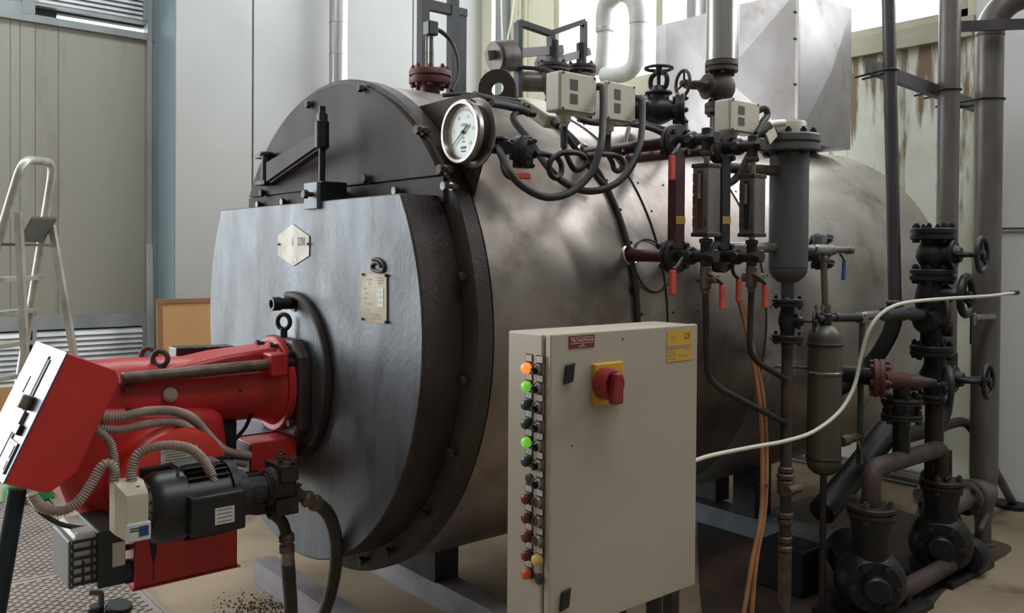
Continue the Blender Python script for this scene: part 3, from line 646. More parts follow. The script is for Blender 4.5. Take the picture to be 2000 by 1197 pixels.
for i in range(2): plate(sbo, (xl+.017, -.4685, zb_+.031-.006*i), XA, ZA, .022, .0028, .0004, 'ink', 'print_line')
MB().lathe(P(269,952,y=-.43), ZA, [(0, .005), (.004, .005), (.004, .003)], 10).build('screw', 'rust_iron', sbo)
# damper actuator, black and sooty grey
x0 = P(128,1090,y=-.27).x; x1 = P(233,1080,y=-.27).x
av = MB().box(x0+.012, x0+.075, -.31, -.12, .405, .535).build('actuator_cover', 'white_plastic', BU, smooth=False, bev=.012)
MB().box(x0+.06, x1, -.33, -.13, .395, .54).build('actuator_body', 'dark_grey_green', BU, smooth=False, bev=.006)
MB().box(x0, x0+.014, -.30, -.13, .40, .52).build('actuator_end', 'grey_plastic', av, smooth=False, bev=.004)
for i in range(6):
    z0 = .412+i*.021; MB().box(x0+.004, x0+.062, -.318, -.309, z0, z0+.006).build('actuator_rib', 'black_plastic', av, smooth=False)
for i in range(2): MB().box(x0+.028+i*.02, x0+.032+i*.02, -.3185, -.309, .41, .47+.05*i).build('actuator_rib', 'black_plastic', av, smooth=False)
plate(BU, (x1-.018, -.331, .475), XA, ZA, .03, .06, .0012, 'sticker_white', 'rating_label')
# tilted control box
A = P(132,690,y=-.30); Bc = P(232,721,y=-.30); Dn = P(8,945,y=-.30); A.y = Dn.y = Bc.y = -.30
lv = (Dn-A); sv_ = V((-lv.z, 0, lv.x)).normalized(); sv_ = sv_ if sv_.x > 0 else -sv_
sl = .142; lu = lv.normalized(); LL = lv.length
pw = lambda a, s, y: A+lu*a+sv_*s+V((0, y, 0))
poly = [pw(0, 0, 0), pw(0, sl-.02, 0), pw(.02, sl, 0), pw(LL*.80, sl, 0), pw(LL*.99, sl*.72, 0), pw(LL, 0, 0)]
WB = .345
cb = MB().prism(poly, (0, WB, 0)).build('control_box', 'red_paint', BU, smooth=False, bev=.003)
nl = -sv_
ld = MB().obox(pw(-.002, -.003, -.002), lu*(LL+.004), V((0, WB+.004, 0)), sv_*.004).build('lid_frame', 'box_lid', cb, smooth=False, bev=.002)
MB().obox(pw(.022, -.007, .125), lu*(LL-.03), V((0, .20, 0)), sv_*.005).build('lid_panel', 'box_lid', cb, smooth=False, bev=.002)
MB().obox(pw(.03, -.0055, .105), lu*(LL-.07), V((0, .018, 0)), sv_*.003).build('lid_groove', 'ink', cb, smooth=False)
MB().obox(pw(.085, -.0085, .20), lu*.045, V((0, .008, 0)), sv_*.002).build('slot', 'ink', cb, smooth=False)
b = MB().rod(pw(.125, -.016, .085), pw(.16, -.016, .085), .016, 14); b.build('latch', 'bezel', cb)
MB().obox(pw(.165, -.012, .08), lu*.05, V((0, .03, 0)), sv_*.01).build('latch_bar', 'steel_bright', cb, smooth=False, bev=.002)
MB().obox(pw(.195, -.014, .05), lu*.025, V((0, .05, 0)), sv_*.012).build('latch_catch', 'black_plastic', cb, smooth=False, bev=.002)
MB().obox(pw(.235, -.008, .02), lu*.075, V((0, .09, 0)), sv_*.006).build('switch_frame', 'box_lid', cb, smooth=False, bev=.002)
MB().obox(pw(.243, -.0095, .03), lu*.03, V((0, .07, 0)), sv_*.003).build('rocker_switch', 'dark_red', cb, smooth=False)
MB().obox(pw(.28, -.0095, .03), lu*.022, V((0, .07, 0)), sv_*.003).build('rocker_switch', 'white_plastic', cb, smooth=False)
# rear red box under the blast tube
rb_ = MB().box(-.35, -.20, -.10, .24, .50, .652).build('valve_box', 'red_paint', BU, smooth=False, bev=.004)
MB().box(-.353, -.35, -.09, .23, .505, .642).build('valve_box_side', 'box_lid', rb_, smooth=False)  # grey sheets carry the sheen on the red box's side and top
MB().box(-.345, -.205, .02, .235, .652, .655).build('valve_box_lid', 'box_lid', rb_, smooth=False)
b = MB().box(-.43, -.38, -.06, .0, .62, .72); b.tube(spline([(-.38, -.05, .66), (-.35, -.06, .70), (-.33, -.07, .76)], 6), .006, 8); b.build('bracket', 'black_iron', BU)
for k in range(2): MB().rod((-.40+.01*k, -.13-.03*k, .56-.03*k), (-.34, -.13-.03*k, .56-.03*k), .018, 14).build('conduit_gland', 'black_plastic', BU)
# corrugated conduits
def cond(pts, r=.0105, m='conduit'): return corr(spline(pts, 10), r).build('conduit', m, BU)
cond([P(u, v, y=-.30+.12*t) for (u, v), t in zip(((188,812),(205,816),(245,812),(290,803),(340,803),(378,818),(405,848),(440,880),(488,890)), (.6,.4,.3,.4,.6,.8,1,1.2,1.4))], .0115)
cond([P(u, v, y=-.30+.12*t) for (u, v), t in zip(((186,828),(200,835),(240,838),(290,828),(340,824),(370,835),(395,862),(430,895),(480,905)), (.6,.4,.3,.4,.6,.8,1,1.2,1.4))], .0105)
cond([P(u, v, y=-.26) for u, v in ((185,838),(205,850),(218,872),(224,905),(226,935))], .010)
cond([P(u, v, y=-.38) for u, v in ((222,942),(222,918),(213,906),(198,912),(175,950),(150,982),(120,997),(85,992),(66,972),(62,962))], .0115)
cond([P(u, v, y=-.40) for u, v in ((258,944),(258,915),(272,885),(305,872),(345,870),(378,880),(402,905),(418,940),(424,965))], .0115)
MB().rod(P(424,968,y=-.40), P(425,976,y=-.40), .014, 12).build('conduit_gland', 'ivory', BU)
MB().tube(spline([P(u, v, y=-.24) for u, v in ((62,975),(80,1000),(115,1022),(150,1030),(170,1030))], 8), .006, 8).build('cable', 'rubber', BU)
MB().tube(spline([P(u, v, y=-.33) for u, v in ((460,985),(480,995),(500,1000),(520,998),(530,1010))], 8), .009, 10).build('oil_line', 'iron', BU)
# ------------------------------------------------------------------ fuel hoses
h = thing('fuel_hose', 'black rubber fuel hose arching from the pump outlet to the floor', 'hose', P(640,1215,z=.0))
MB().tube(fillet([pc+V((.03, -.02, .0)), P(575,960,y=-.36), P(600,975,y=-.36)], .02, 5), .0165, 14).build('elbow', 'rust_iron', h)
MB().lathe(P(592,970,y=-.36), P(622,985,y=-.36)-P(592,970,y=-.36), [(0, .018), (.01, .024), (.022, .024), (.024, .019), (.034, .019), (.036, .024), (.055, .023)], 8).build('coupling_nut', 'rod_rust', h)
MB().tube(spline([P(612,978,y=-.36), P(640,1002,y=-.35), P(655,1045,y=-.33), P(656,1100,y=-.30), P(645,1160,y=-.24), P(628,1215,y=-.18), V((P(628,1215,y=-.18).x, -.17, .0))], 8), .0195, 16).build('hose', 'hose_rubber', h)
h = thing('fuel_hose', 'straight black rubber fuel hose hanging below the pump', 'hose', P(565,1225,z=.0))
MB().tube(fillet([P(530,1000,y=-.35), P(552,1018,y=-.35), P(560,1045,y=-.34)], .02, 5), .016, 14).build('elbow', 'iron', h)
MB().lathe(P(560,1040,y=-.34), (.02, 0, -1), [(0, .017), (.008, .023), (.024, .023), (.026, .018), (.034, .018), (.036, .023), (.055, .022), (.056, .019)], 8).build('coupling_nut', 'rod_rust', h)
MB().lathe(P(562,1070,y=-.34), (.02, .03, -1), [(0, .019), (.045, .019)], 14).build('ferrule', 'steel_bright', h)
e = P(562,1095,y=-.335)
MB().tube(spline([e, P(565,1140,y=-.31), P(568,1197,y=-.28), V((P(569,1210,y=-.27).x, -.26, 0))], 6), .0195, 16).build('hose', 'hose_rubber', h)
# stand pole under control box
t = thing('stand_pole', 'dark teal pole running from the red control box to the floor', 'pole', (-1.10, -.27, 0))
MB().cyl(P(34,955,y=-.24), V((-1.11, -.28, 0)), .021, .023, 18).build('tube', 'teal_pole', t)
MB().lathe((-1.11, -.28, 0), ZA, [(0, .06), (.008, .058), (.012, .03)], 20).build('foot', 'teal_pole', t)
# ------------------------------------------------------------------ control cabinet
yF = -1.30; cA = P(1075,655,y=yF); cB = P(1363,633.5,y=yF); cx0, cx1 = cA.x-.002, cB.x; cz1 = 1.066; cz0 = .437
yK = P(993,640,x=cx0).y
CB = thing('control_cabinet', 'beige steel electrical cabinet with red main switch and a row of lamps', 'cabinet', ((cx0+cx1)/2, (yF+yK)/2, 0))
MB().box(cx0, cx1-.004, yF+.022, yK, cz0, cz1).build('enclosure', 'cabinet', CB, smooth=False, bev=.004)
dr = MB().box(cx0+.004, cx1, yF, yF+.018, cz0-.002, cz1+.001).build('cabinet_door', 'cabinet', CB, smooth=False, bev=.003)
MB().box(cx0+.008, cx1-.008, yF+.016, yF+.026, cz0+.006, cz1-.006).build('door_gasket', 'ink', CB, smooth=False)
for u0 in (cx0+.03, cx1-.03):
    for yy in (yF+.05, yK-.03): MB().box(u0-.014, u0+.014, yy-.014, yy+.014, 0, cz0+.01).build('leg', 'iron', CB, smooth=False)
MB().box(cx0+.016, cx1-.016, yK-.04, yK-.02, .10, .13).build('stretcher', 'iron', CB, smooth=False)
FR = V((1, 0, 0))
# stickers
c = P(1136,667,y=yF-.0005); sw = P(1160,667,y=yF).x-P(1110,667,y=yF).x; sh = P(1136,655,y=yF).z-P(1136,679,y=yF).z
sr = plate(dr, c, FR, ZA, sw, sh, .0008, 'sticker_red', 'maker_sticker')
text(sr, 'TECNOMONI', c+V((0, -.001, sh*.13)), FR, ZA, sh*.26, 'white_ink', sw*.86)
for dz, l in ((.36, .9), (-.12, .9), (-.26, .12), (-.36, .3)): plate(sr, c+V((0, -.001, sh*dz)), FR, ZA, sw*l, sh*.035, .0003, 'white_ink', 'print_line')
c = P(1327,675,y=yF-.0005); sw = P(1351,675,y=yF).x-P(1303,675,y=yF).x; sh = P(1327,645,y=yF).z-P(1327,704,y=yF).z
sy = plate(dr, c, FR, ZA, sw, sh, .0008, 'sticker_yellow', 'rating_sticker')
text(sy, 'CE', c+V((sw*.3, -.001, sh*.31)), FR, ZA, sh*.19, 'ink', sw*.22)
plate(sy, c+V((0, -.001, -.002)), FR, ZA, sw*.96, sh*.1, .0003, 'ink_soft', 'print_line')
for dx, dz, l in ((-.28,.3,.24),(-.28,.2,.12),(-.32,-.17,.28),(.25,-.15,.2),(-.3,-.27,.3),(.15,-.32,.4),(-.3,-.4,.28)): plate(sy, c+V((sw*dx, -.001, sh*dz)), FR, ZA, sw*l, sh*.03, .0003, 'ink_soft', 'print_line')
# latches
for (u, v) in ((1110,729),(1102,1170)):
    c = P(u, v, y=yF-.001); MB().obox(c+V((-.016, 0, -.022)), V((.026, 0, .004)), V((.006, 0, .04)), V((0, -.006, 0))).build('latch', 'black_plastic', dr, smooth=False, bev=.002)
# main switch
c = P(1184,747,y=yF-.001); ms = P(1212,747,y=yF).x-P(1157,747,y=yF).x
yp = MB().box(c.x-ms/2, c.x+ms/2, yF-.012, yF, c.z-ms/2, c.z+ms/2).build('switch_plate', 'sticker_yellow', dr, smooth=False, bev=.002)
k0 = P(1190,750,y=yF-.03); k0 = V((k0.x, yF-.012, k0.z))
MB().lathe(k0, (0, -1, 0), [(0, .034), (.012, .034), (.026, .035), (.032, .033), (.034, .028), (.028, .024), (.028, 0)], 40, cap=False).build('switch_collar', 'knob_red', yp)
MB().prism([k0+V((dx, -.028, dz)) for dx, dz in ((-.010,.026),(.010,.026),(.015,-.02),(.014,-.04),(-.014,-.04),(-.015,-.02))], (0, -.02, 0)).build('switch_handle', 'knob_red', yp, smooth=False, bev=.004)
# lamps and switches on the side
SR = V((0, -1, 0)); ox = cx0-.0006
def lab_(u, v):
    c = P(u, v, x=ox); h_ = plate(CB, c, SR, ZA, .0215, .0175, .0015, 'black_plastic', 'tag_holder'); q = plate(CB, c-V((.0015, 0, 0)), SR, ZA, .0175, .012, .0006, 'sticker_white', 'tag')
    for i in range(2): plate(q, c-V((.0022, 0, -.002+.004*i)), SR, ZA, .009, .0014, .0003, 'ink_soft', 'print_line')
lam = [(718,'lamp_orange'),(754,'lamp_green'),(790,'lamp_dark'),(827,'lamp_dark'),(863,'lamp_green'),(900,'lamp_dark'),(935,None),(973,'lamp_wine'),(1010,'lamp_wine'),(1047,'lamp_wine'),(1083,'lamp_wine'),(1119,'lamp_unlit_orange')]
for v, m in lam:
    c = P(1035,v,x=ox)
    if m is None: MB().lathe(c, NX, [(0, .012), (.003, .012), (.004, .010), (.004, 0)], 20, cap=False).build('blank_plug', 'black_plastic', CB); continue
    lab_(1034, v-19)
    MB().lathe(c, NX, [(0, .0125), (.003, .0125), (.005, .011)], 24).build('lamp_bezel', 'black_plastic', CB)
    MB().lathe(c+V((-.006, 0, 0)), NX, [(-.002, .0108), (.009, .0108), (.012, .0088), (.0135, .005), (.0138, 0)], 24, cap=False).build('lamp_lens', m, CB)
for i, v in enumerate((720,757,795,833,870,907,943,980,1017,1055,1092,1130)):
    c = P(1053,v,x=ox)
    if i == 11: MB().lathe(c, NX, [(0, .012), (.003, .012), (.004, .010), (.004, 0)], 20, cap=False).build('blank_plug', 'black_plastic', CB); continue
    lab_(1055, v-18)
    if i == 10:
        MB().lathe(c, NX, [(0, .0125), (.004, .0125), (.004, .0108), (.013, .0108), (.015, .008), (.015, 0)], 24, cap=False).build('push_button', 'lamp_yellow', CB); continue
    MB().lathe(c, NX, [(0, .0125), (.009, .0125), (.0105, .0118), (.0105, .0102), (.008, .0098)], 24, cap=False).build('switch_ring', 'bezel', CB)
    MB().lathe(c, NX, [(.0, .0102), (.0085, .0102), (.0085, 0)], 20, cap=False).build('switch_cap', 'black_plastic', CB)
    if i < 7:
        MB().obox(c+V((-.008, .005, .002)), V((-.011, 0, 0)), V((0, -.008, -.010)), V((0, .004, -.003))).build('switch_lever', 'black_plastic', CB, smooth=False, bev=.001)
        MB().obox(c+V((-.0092, .005, .003)), V((0, -.009, .005)), V((0, -.001, .002)), V((-.001, 0, 0))).build('switch_mark', 'white_ink', CB, smooth=False)
for u, v in ((1216,662),(1117,870)): MB().cyl(P(u, v, y=yF), P(u, v, y=yF)-V((0, .001, 0)), .0022, n=8).build('hole', 'ink', dr)
for i, (x_, y_) in enumerate(((.04,-1.24),(.15,-1.16))):
    tag(MB().tube(spline([(x_, y_, cz0), (x_+.01, y_, .32), (x_+.02+.03*i, y_+.01, .2), (x_+.10+.05*i, y_+.02, .03), (x_+.5, y_+.03, .012)], 8), .009, 10).build('supply_cable', 'rubber'), ['black cable at the cabinet underside, left one', 'black cable at the cabinet underside, nearest the pumps'][i], 'cable', 'cables leaving the cabinet')
# ------------------------------------------------------------------ pressure switches
def pswitch(label, c0, u0, u1, v0, v1, y, vb):
    a = P(u0, v0, y=y); c = P(u1, v1, y=y); xa_, xb = a.x, c.x; z1 = (a.z+P(u1, v0, y=y).z)/2; z0 = c.z
    t = thing('pressure_switch', label, 'pressure switch', ((xa_+xb)/2, y+.03, z0-.06), 'cream pressure switches on the boiler')
    MB().box(xa_, xb, y, y+.06, z0, z1).build('housing', 'cream_enamel', t, smooth=False, bev=.006)
    w_ = xb-xa_; h_ = z1-z0
    MB().box(xa_+.003, xb-.003, y-.004, y, z0+.003, z1-.003).build('cover', 'cream_enamel', t, smooth=False, bev=.003)
    for zz, hh in ((.68, .26), (.33, .24)): plate(t, (xa_+w_*.36, y-.0045, z0+h_*zz), FR, ZA, w_*.2, h_*hh, .001, 'window_glass_dark', 'scale_window')
    for dx in (.07, .93):
        for dz in (.06, .94): MB().cyl((xa_+w_*dx, y-.006, z0+h_*dz), (xa_+w_*dx, y-.003, z0+h_*dz), .0035, n=10).build('screw', 'iron', t)
    text(t, 'Danfoss', (xa_+w_*.76, y-.0045, z0+h_*.11), FR, ZA, .006, 'ink_soft', w_*.2)
    MB().lathe((xa_+w_*.4, y+.03, z1-.012), (0, -.3, 1), [(0, .02), (.016, .019), (.018, .014)], 20).build('top_knob', 'cream_enamel', t)
    xs_ = xa_+w_*.32; zb = P(u0, vb, y=y+.03).z
    MB().lathe((xs_, y+.03, z0), (0, 0, -1), [(0, .024), (.006, .024), (.008, .02), (.028, .018), (.03, .012), (.04, .011)], 20).build('bellows', 'cream_enamel', t)
    MB().cyl((xs_, y+.03, z0-.038), (xs_, y+.03, zb), .0105, n=6).build('connector_nut', 'iron', t, smooth=False)
    g = MB().rod((xb, y+.03, z0+h_*.76), (xb+.012, y+.03, z0+h_*.76), .012, 12); g.build('gland', 'black_plastic', t)
    return V((xs_, y+.03, zb)), V((xb+.012, y+.03, z0+h_*.76))
b1, g1_ = pswitch('cream pressure switch above the coiled siphon, nearest the gauge', 0, 1093, 1164, 143, 226, -.80, 287)
b2_, g2_ = pswitch('cream pressure switch beside the black stop valve, middle one', 0, 1183, 1240, 162, 242, -.78, 300)
b3, g3_ = pswitch('cream pressure switch above the level gauges, beside the float chamber', 0, 1425, 1482, 197, 264, -.93, 285)
# siphons
sp_ = [P(1046,300,y=-.80), P(1060,300,y=-.80)]
cc = P(1082,327,y=-.80); R_ = .030
sp_ += [cc+V((R_*math.sin(t)*.9, -.012*t/6.28, R_*math.cos(t))) for t in [k*2*pi/20 for k in range(20)]]
sp_ += [P(1100,298,y=-.815), P(1128,299,y=-.81), P(1143,310,y=-.80), P(1138,327,y=-.80), P(1124,332,y=-.79), P(1114,320,y=-.78), b1]
tag(MB().tube(spline(sp_, 4), .0085, 10).build('siphon_pipe', 'iron'), 'dark coiled siphon pipe under the first pressure switch', 'pipe')
sp_ = [P(1144,303,y=-.79), P(1175,301,y=-.78), P(1205,305,y=-.77), P(1217,318,y=-.765), P(1210,333,y=-.76), P(1200,331,y=-.755), P(1196,318,y=-.75), b2_]
tag(MB().tube(spline(sp_, 5), .0085, 10).build('siphon_pipe', 'rust_iron'), 'brown hooked siphon pipe under the middle pressure switch', 'pipe')
tag(MB().tube(spline([P(1218,300,y=-.76), P(1222,275,y=-.72), P(1228,250,y=-.66)], 5), .008, 10).build('siphon_pipe', 'dark_red'), 'short red-brown pipe rising behind the middle pressure switch', 'pipe')
# cables looping from the switches
def cable(pts, r, label, m='rubber', name='cable'): return tag(MB().tube(spline(pts, 7), r, 10).build(name, m), label, 'cable')
cable([g1_, P(1174,170,y=-.80), P(1178,190,y=-.82), P(1177,240,y=-.86), P(1173,285,y=-.9), P(1154,338,y=-.9), P(1115,375,y=-.89), P(1066,385,y=-.88), P(1021,364,y=-.86), P(993,333,y=-.84), P(980,305,y=-.80), P(972,285,y=-.74)], .0105, 'black cable looping low from the first pressure switch to the gauge bracket')
cable([g2_, P(1251,196,y=-.78), P(1255,215,y=-.80), P(1250,281,y=-.86), P(1228,333,y=-.88), P(1193,364,y=-.88), P(1147,373,y=-.86), P(1105,358,y=-.82), P(1070,326,y=-.76), P(1031,270,y=-.66), P(1004,236,y=-.58), P(1006,222,y=-.54), P(1020,217,y=-.54), P(1034,222,y=-.56)], .0105, 'black cable looping from the middle pressure switch to the grey junction box')
for g, nm in ((g1_, 'first'), (g2_, 'second')):
    pass
# junction box lying on the shell with cables
jb = thing('junction_box', 'grey beige junction box tilted on the shell behind the first pressure switch', 'junction box', P(1065,235,y=-.52))
o = P(1036,240,y=-.56); ex = V((.16, 0, .0)); ey = V((0, .16, .10)); ez = V((0, -.05, .06))
a0 = P(1034,200,y=-.40); a1 = P(1064,247,y=-.56); a2 = P(1112,225,y=-.56)
b = MB().obox(P(1062,250,y=-.58), V((.10, 0, 0)), V((0, .13, .075)), V((0, -.022, .038)))
b.build('box', 'cream_enamel', jb, smooth=False, bev=.004)
for dx in (.0, .05): MB().rod(P(1044-10*dx/.05,222-12*dx/.05,y=-.55+.05*dx/.05), P(1030-10*dx/.05,220-12*dx/.05,y=-.55+.05*dx/.05), .013, 12).build('gland', 'black_plastic', jb)
MB().rod(P(1082,238,y=-.60), P(1094,246,y=-.63), .015, 12).build('gland', 'black_plastic', jb)
cable([P(925,184,y=-.5), P(965,196,y=-.50), P(1000,202,y=-.50), P(1022,208,y=-.50)], .010, 'upper black cable running from the gauge bracket to the junction box')
cable([P(960,202,y=-.56), P(985,206,y=-.55), P(1010,212,y=-.54), P(1032,219,y=-.55)], .012, 'thick black cable along the shell behind the gauge')
cable([P(865,186,y=-.40), P(905,184,y=-.42), P(960,190,y=-.44), P(1010,196,y=-.44), P(1035,206,y=-.45)], .007, 'thin black cable behind the gauge top')
cable([P(1094,246,y=-.63), P(1104,262,y=-.68), P(1118,282,y=-.70), P(1140,310,y=-.70), P(1165,345,y=-.70), P(1180,362,y=-.71)], .009, 'black cable leaving the junction box down the shell')
cable([P(1130,232,y=-.56), P(1165,240,y=-.57), P(1240,243,y=-.58), P(1290,258,y=-.60), P(1330,290,y=-.66)], .011, 'black cable along the shell behind the middle pressure switch')
cable([P(1125,226,y=-.48), P(1180,230,y=-.49), P(1240,236,y=-.50), P(1300,252,y=-.52)], .008, 'thin black cable higher on the shell behind the switches')
# gauge cock and flange with red lever
t = thing('gauge_cock', 'black gauge cock with flange and red lever beside the dial', 'valve', P(985,300,y=-.76))
y0 = -.74
b = MB().rod(P(945,290,y=y0), P(1000,290,y=y0), .014, 14); b.rod(P(975,300,y=y0), P(975,272,y=y0), .02, 16); b.rod(P(975,276,y=y0), P(975,268,y=y0), .024, 14); b.rod(P(988,288,y=y0+.03), P(990,288,y=y0-.04), .02, 16); b.build('cock_body', 'black_iron', t)
flange(t, P(1022,297,y=-.78), (.55, -.8, -.05), .046, .04, 5, 'black_iron', br=.008, ph=.5)
MB().rod(P(998,291,y=-.76), P(1012,295,y=-.78), .012, 12).build('spindle', 'black_iron', t)
b = MB().tube(fillet([P(982,305,y=-.76), P(984,328,y=-.78), P(992,343,y=-.79), P(1000,345,y=-.79)], .02, 4), .010, 10); b.build('lever_stem', 'black_iron', t)
MB().bar(P(994,343,y=-.79), P(1035,344,y=-.80), .012, .018).build('lever_grip', 'grip_red', t, smooth=False, bev=.003)
# ------------------------------------------------------------------ things on the boiler top
# probe with red flange
t = thing('level_probe', 'level probe on a rust-red flange with steel rod on the boiler top', 'probe', P(840,185,y=-.05))
c = P(840,152,y=-.05); 
flange(t, c, ZA, .075, .05, 8, 'oxide_red', br=.010)
MB().cyl(c-V((0, 0, .12)), c, .036, n=20).build('neck', 'oxide_red', t)
for du in (-7, 2): MB().cyl(c+V((du*.0022, 0, .0)), c+V((du*.0022, 0, .15)), .011 if du > 0 else .004, n=12).build('rod', 'steel_bright', t)
MB().box(c.x-.02, c.x+.022, c.y-.02, c.y+.02, c.z+.15, c.z+.20).build('connector', 'black_plastic', t, smooth=False, bev=.004)
cable([c+V((.02, 0, .175)), P(862,62,y=-.05), P(880,80,y=-.06), P(893,115,y=-.08), P(893,150,y=-.10), P(882,178,y=-.14)], .008, 'black cable hanging from the level probe')
# dark steel frame behind
t = thing('steel_frame', 'tall dark steel frame standing behind the boiler near the white wall', 'frame', P(860,600,y=1.15).xy.to_3d())
for u, v0 in ((827,-30),(885,-30),(900,18)):
    q = P(u, v0, y=1.15 if u < 890 else 1.3); MB().box(q.x-.024, q.x+.024, q.y-.024, q.y+.024, 0, q.z).build('post', 'black_iron', t, smooth=False)
a_ = P(820,8,y=1.15); c_ = P(892,12,y=1.15); MB().box(a_.x, c_.x, 1.13, 1.17, a_.z-.02, a_.z+.03).build('cross_bar', 'black_iron', t, smooth=False)
MB().box(P(893,18,y=1.3).x, P(907,18,y=1.3).x, 1.27, 1.33, P(885,22,y=1.3).z-.02, P(885,22,y=1.3).z+.02).build('cross_bar', 'black_iron', t, smooth=False)
# lifting lug
c = P(970,172,y=-.12); 
n_ = 28; ro, ri = .070, .026; R3 = 6
pts = [V((c.x+.0, -.12+.085*math.cos(t_), c.z)) for t_ in (0,)]
lg = MB(); dl_ = V((.62, -.78, 0)); th = V((.78, .62, 0))*.035; base = -.16
out = [(ro*math.cos(pi*k/20), ro*math.sin(pi*k/20)) for k in range(21)]
out = [(ro, base)]+out+[(-ro, base)]
inn = [(ri*math.cos(2*pi*k/24), ri*math.sin(2*pi*k/24)) for k in range(24)]
def to3(p, w_=0): return c+dl_*p[0]+ZA*p[1]+th*w_
# ring of quads between hole and outline
oo = []
for k in range(24):
    a = 2*pi*k/24; dx, dy = math.cos(a), math.sin(a)
    if dy >= 0: oo.append((ro*dx, ro*dy))
    else:
        s_ = min(ro/abs(dx) if abs(dx) > 1e-6 else 9, abs(base)/abs(dy)); oo.append((dx*s_, dy*s_))
for w_ in (0, 1):
    vs = [to3(p, w_) for p in oo]+[to3(p, w_) for p in inn]; fs = [[k, (k+1) % 24, 24+(k+1) % 24, 24+k] for k in range(24)]
    if w_ == 0: fs = [f[::-1] for f in fs]
    lg.add(vs, fs)
lg.add([to3(p, 0) for p in oo]+[to3(p, 1) for p in oo], [[k, (k+1) % 24, 24+(k+1) % 24, 24+k] for k in range(24)])
lg.add([to3(p, 0) for p in inn]+[to3(p, 1) for p in inn], [[24+k, 24+(k+1) % 24, (k+1) % 24, k] for k in range(24)])
tag(lg.build('lifting_lug', 'cover_paint'), 'thick brown lifting lug with a round hole on the boiler top', 'lug')
# safety valves with weighted levers
def safety(label, y, ub, vb, uw, vw, fork):
    t = thing('safety_valve', label, 'safety valve', P(ub, 195, y=y), 'weighted safety valves')
    c = P(ub, vb, y=y)
    MB().lathe(c-V((0, 0, .13)), ZA, [(0, .06), (.018, .06), (.02, .035), (.05, .03), (.07, .04), (.09, .058), (.13, .062), (.15, .05), (.16, .04)], 28).build('valve_body', 'rust_iron', t)
    flange(t, c+V((0, 0, .035)), ZA, .066, .03, 6, 'rust_iron', br=.009)
    MB().cyl(c+V((-.02, .02, -.02)), c+V((-.1, .08, -.02)), .042, n=20).build('outlet', 'grey_pipe', t)
    MB().rod(c+V((.0, 0, .05)), c+V((0, 0, .15)), .024, 12).build('spindle_guide', 'iron', t)
    wv = P(uw, vw, y=y); lev0 = V((wv.x-.08, y, wv.z-.01)); lev1 = V((c.x+.05, y, c.z+.12))
    MB().bar(lev0, lev1, .02, .035).build('lever', 'grey_pipe', t, smooth=False)
    d = (lev1-lev0).normalized()
    MB().rod(wv-d*.045, wv+d*.05, .062, 32).build('weight', 'grey_pipe', t)
    f0 = P(fork[0][0], 195, y=y)
    for (ua, va), (ub2, vb2) in zip(fork, fork[1:]): MB().bar(P(ua, va, y=y), P(ub2, vb2, y=y), .022, .03, up=(0, 1, .01)).build('fork_bar', 'black_iron', t, smooth=False)
    return t
safety('weighted safety valve with round grey weight behind the lifting lug', .02, 1080, 150, 982, 110, ((1012,190),(1012,44),(1076,66),(1076,120)))
safety('farther weighted safety valve in front of the white pipe loop', .16, 1135, 150, 1075, 130, ((1078,64),(1140,42),(1140,110)))
cable([P(1020,132,y=0), P(1045,134,y=-.05), P(1075,139,y=-.12), P(1093,148,y=-.2), P(1110,170,y=-.28)], .008, 'thin dark cable crossing the safety valve body')
# black stop valve
t = thing('stop_valve', 'black stop valve with flat handwheel on top, beside the middle pressure switch', 'valve', P(1285,250,y=-.45))
c = P(1286,216,y=-.45)
valve(t, c, (.62, -.78, 0), .16, .062, .036, ZA, .10, .05, 'black_iron', nb=6, bulge=1.5, ft=.035)
cable([P(1326,222,y=-.5), P(1336,236,y=-.52), P(1338,262,y=-.58), P(1334,285,y=-.68)], .012, 'bent dark pipe dropping from the black stop valve')
# ------------------------------------------------------------------ white lagged loop before the window
xl_ = 2.75
L1 = [P(1085,165,x=xl_), P(1150,160,x=xl_), P(1178,140,x=xl_), P(1183,60,x=xl_), P(1186,20,x=xl_), P(1205,-12,x=xl_), P(1225,-14,x=xl_), P(1243,15,x=xl_), P(1246,60,x=xl_), P(1243,125,x=xl_), P(1215,152,x=xl_), P(1160,158,x=xl_-.2), P(1125,175,x=xl_-.35)]
t = thing('lagged_pipe', 'white lagged pipe bent in a tall loop in front of the window', 'pipe', P(1215,200,x=xl_))
A1 = [P(u, v, x=xl_) for u, v in ((1110,138),(1150,136),(1172,128),(1178,100),(1180,60))]
MB().tube(spline(A1, 8), .048, 20).build('pipe_run', 'white_lagging', t)
A2 = [P(u, v, x=xl_) for u, v in ((1181,62),(1181,30),(1186,8),(1200,-8),(1215,-14),(1232,-8),(1243,10),(1246,30),(1246,46))]
MB().tube(spline(A2, 8), .060, 22).build('pipe_bend', 'white_lagging', t)
A3 = [P(u, v, x=xl_) for u, v in ((1246,40),(1245,80),(1242,118),(1230,138),(1208,146),(1180,147))]
MB().tube(spline(A3, 8), .054, 20).build('pipe_run', 'white_lagging', t)
MB().cyl(P(1181,59,x=xl_), P(1181,55,x=xl_), .0615, n=22).build('lagging_band', 'galvanised', t)
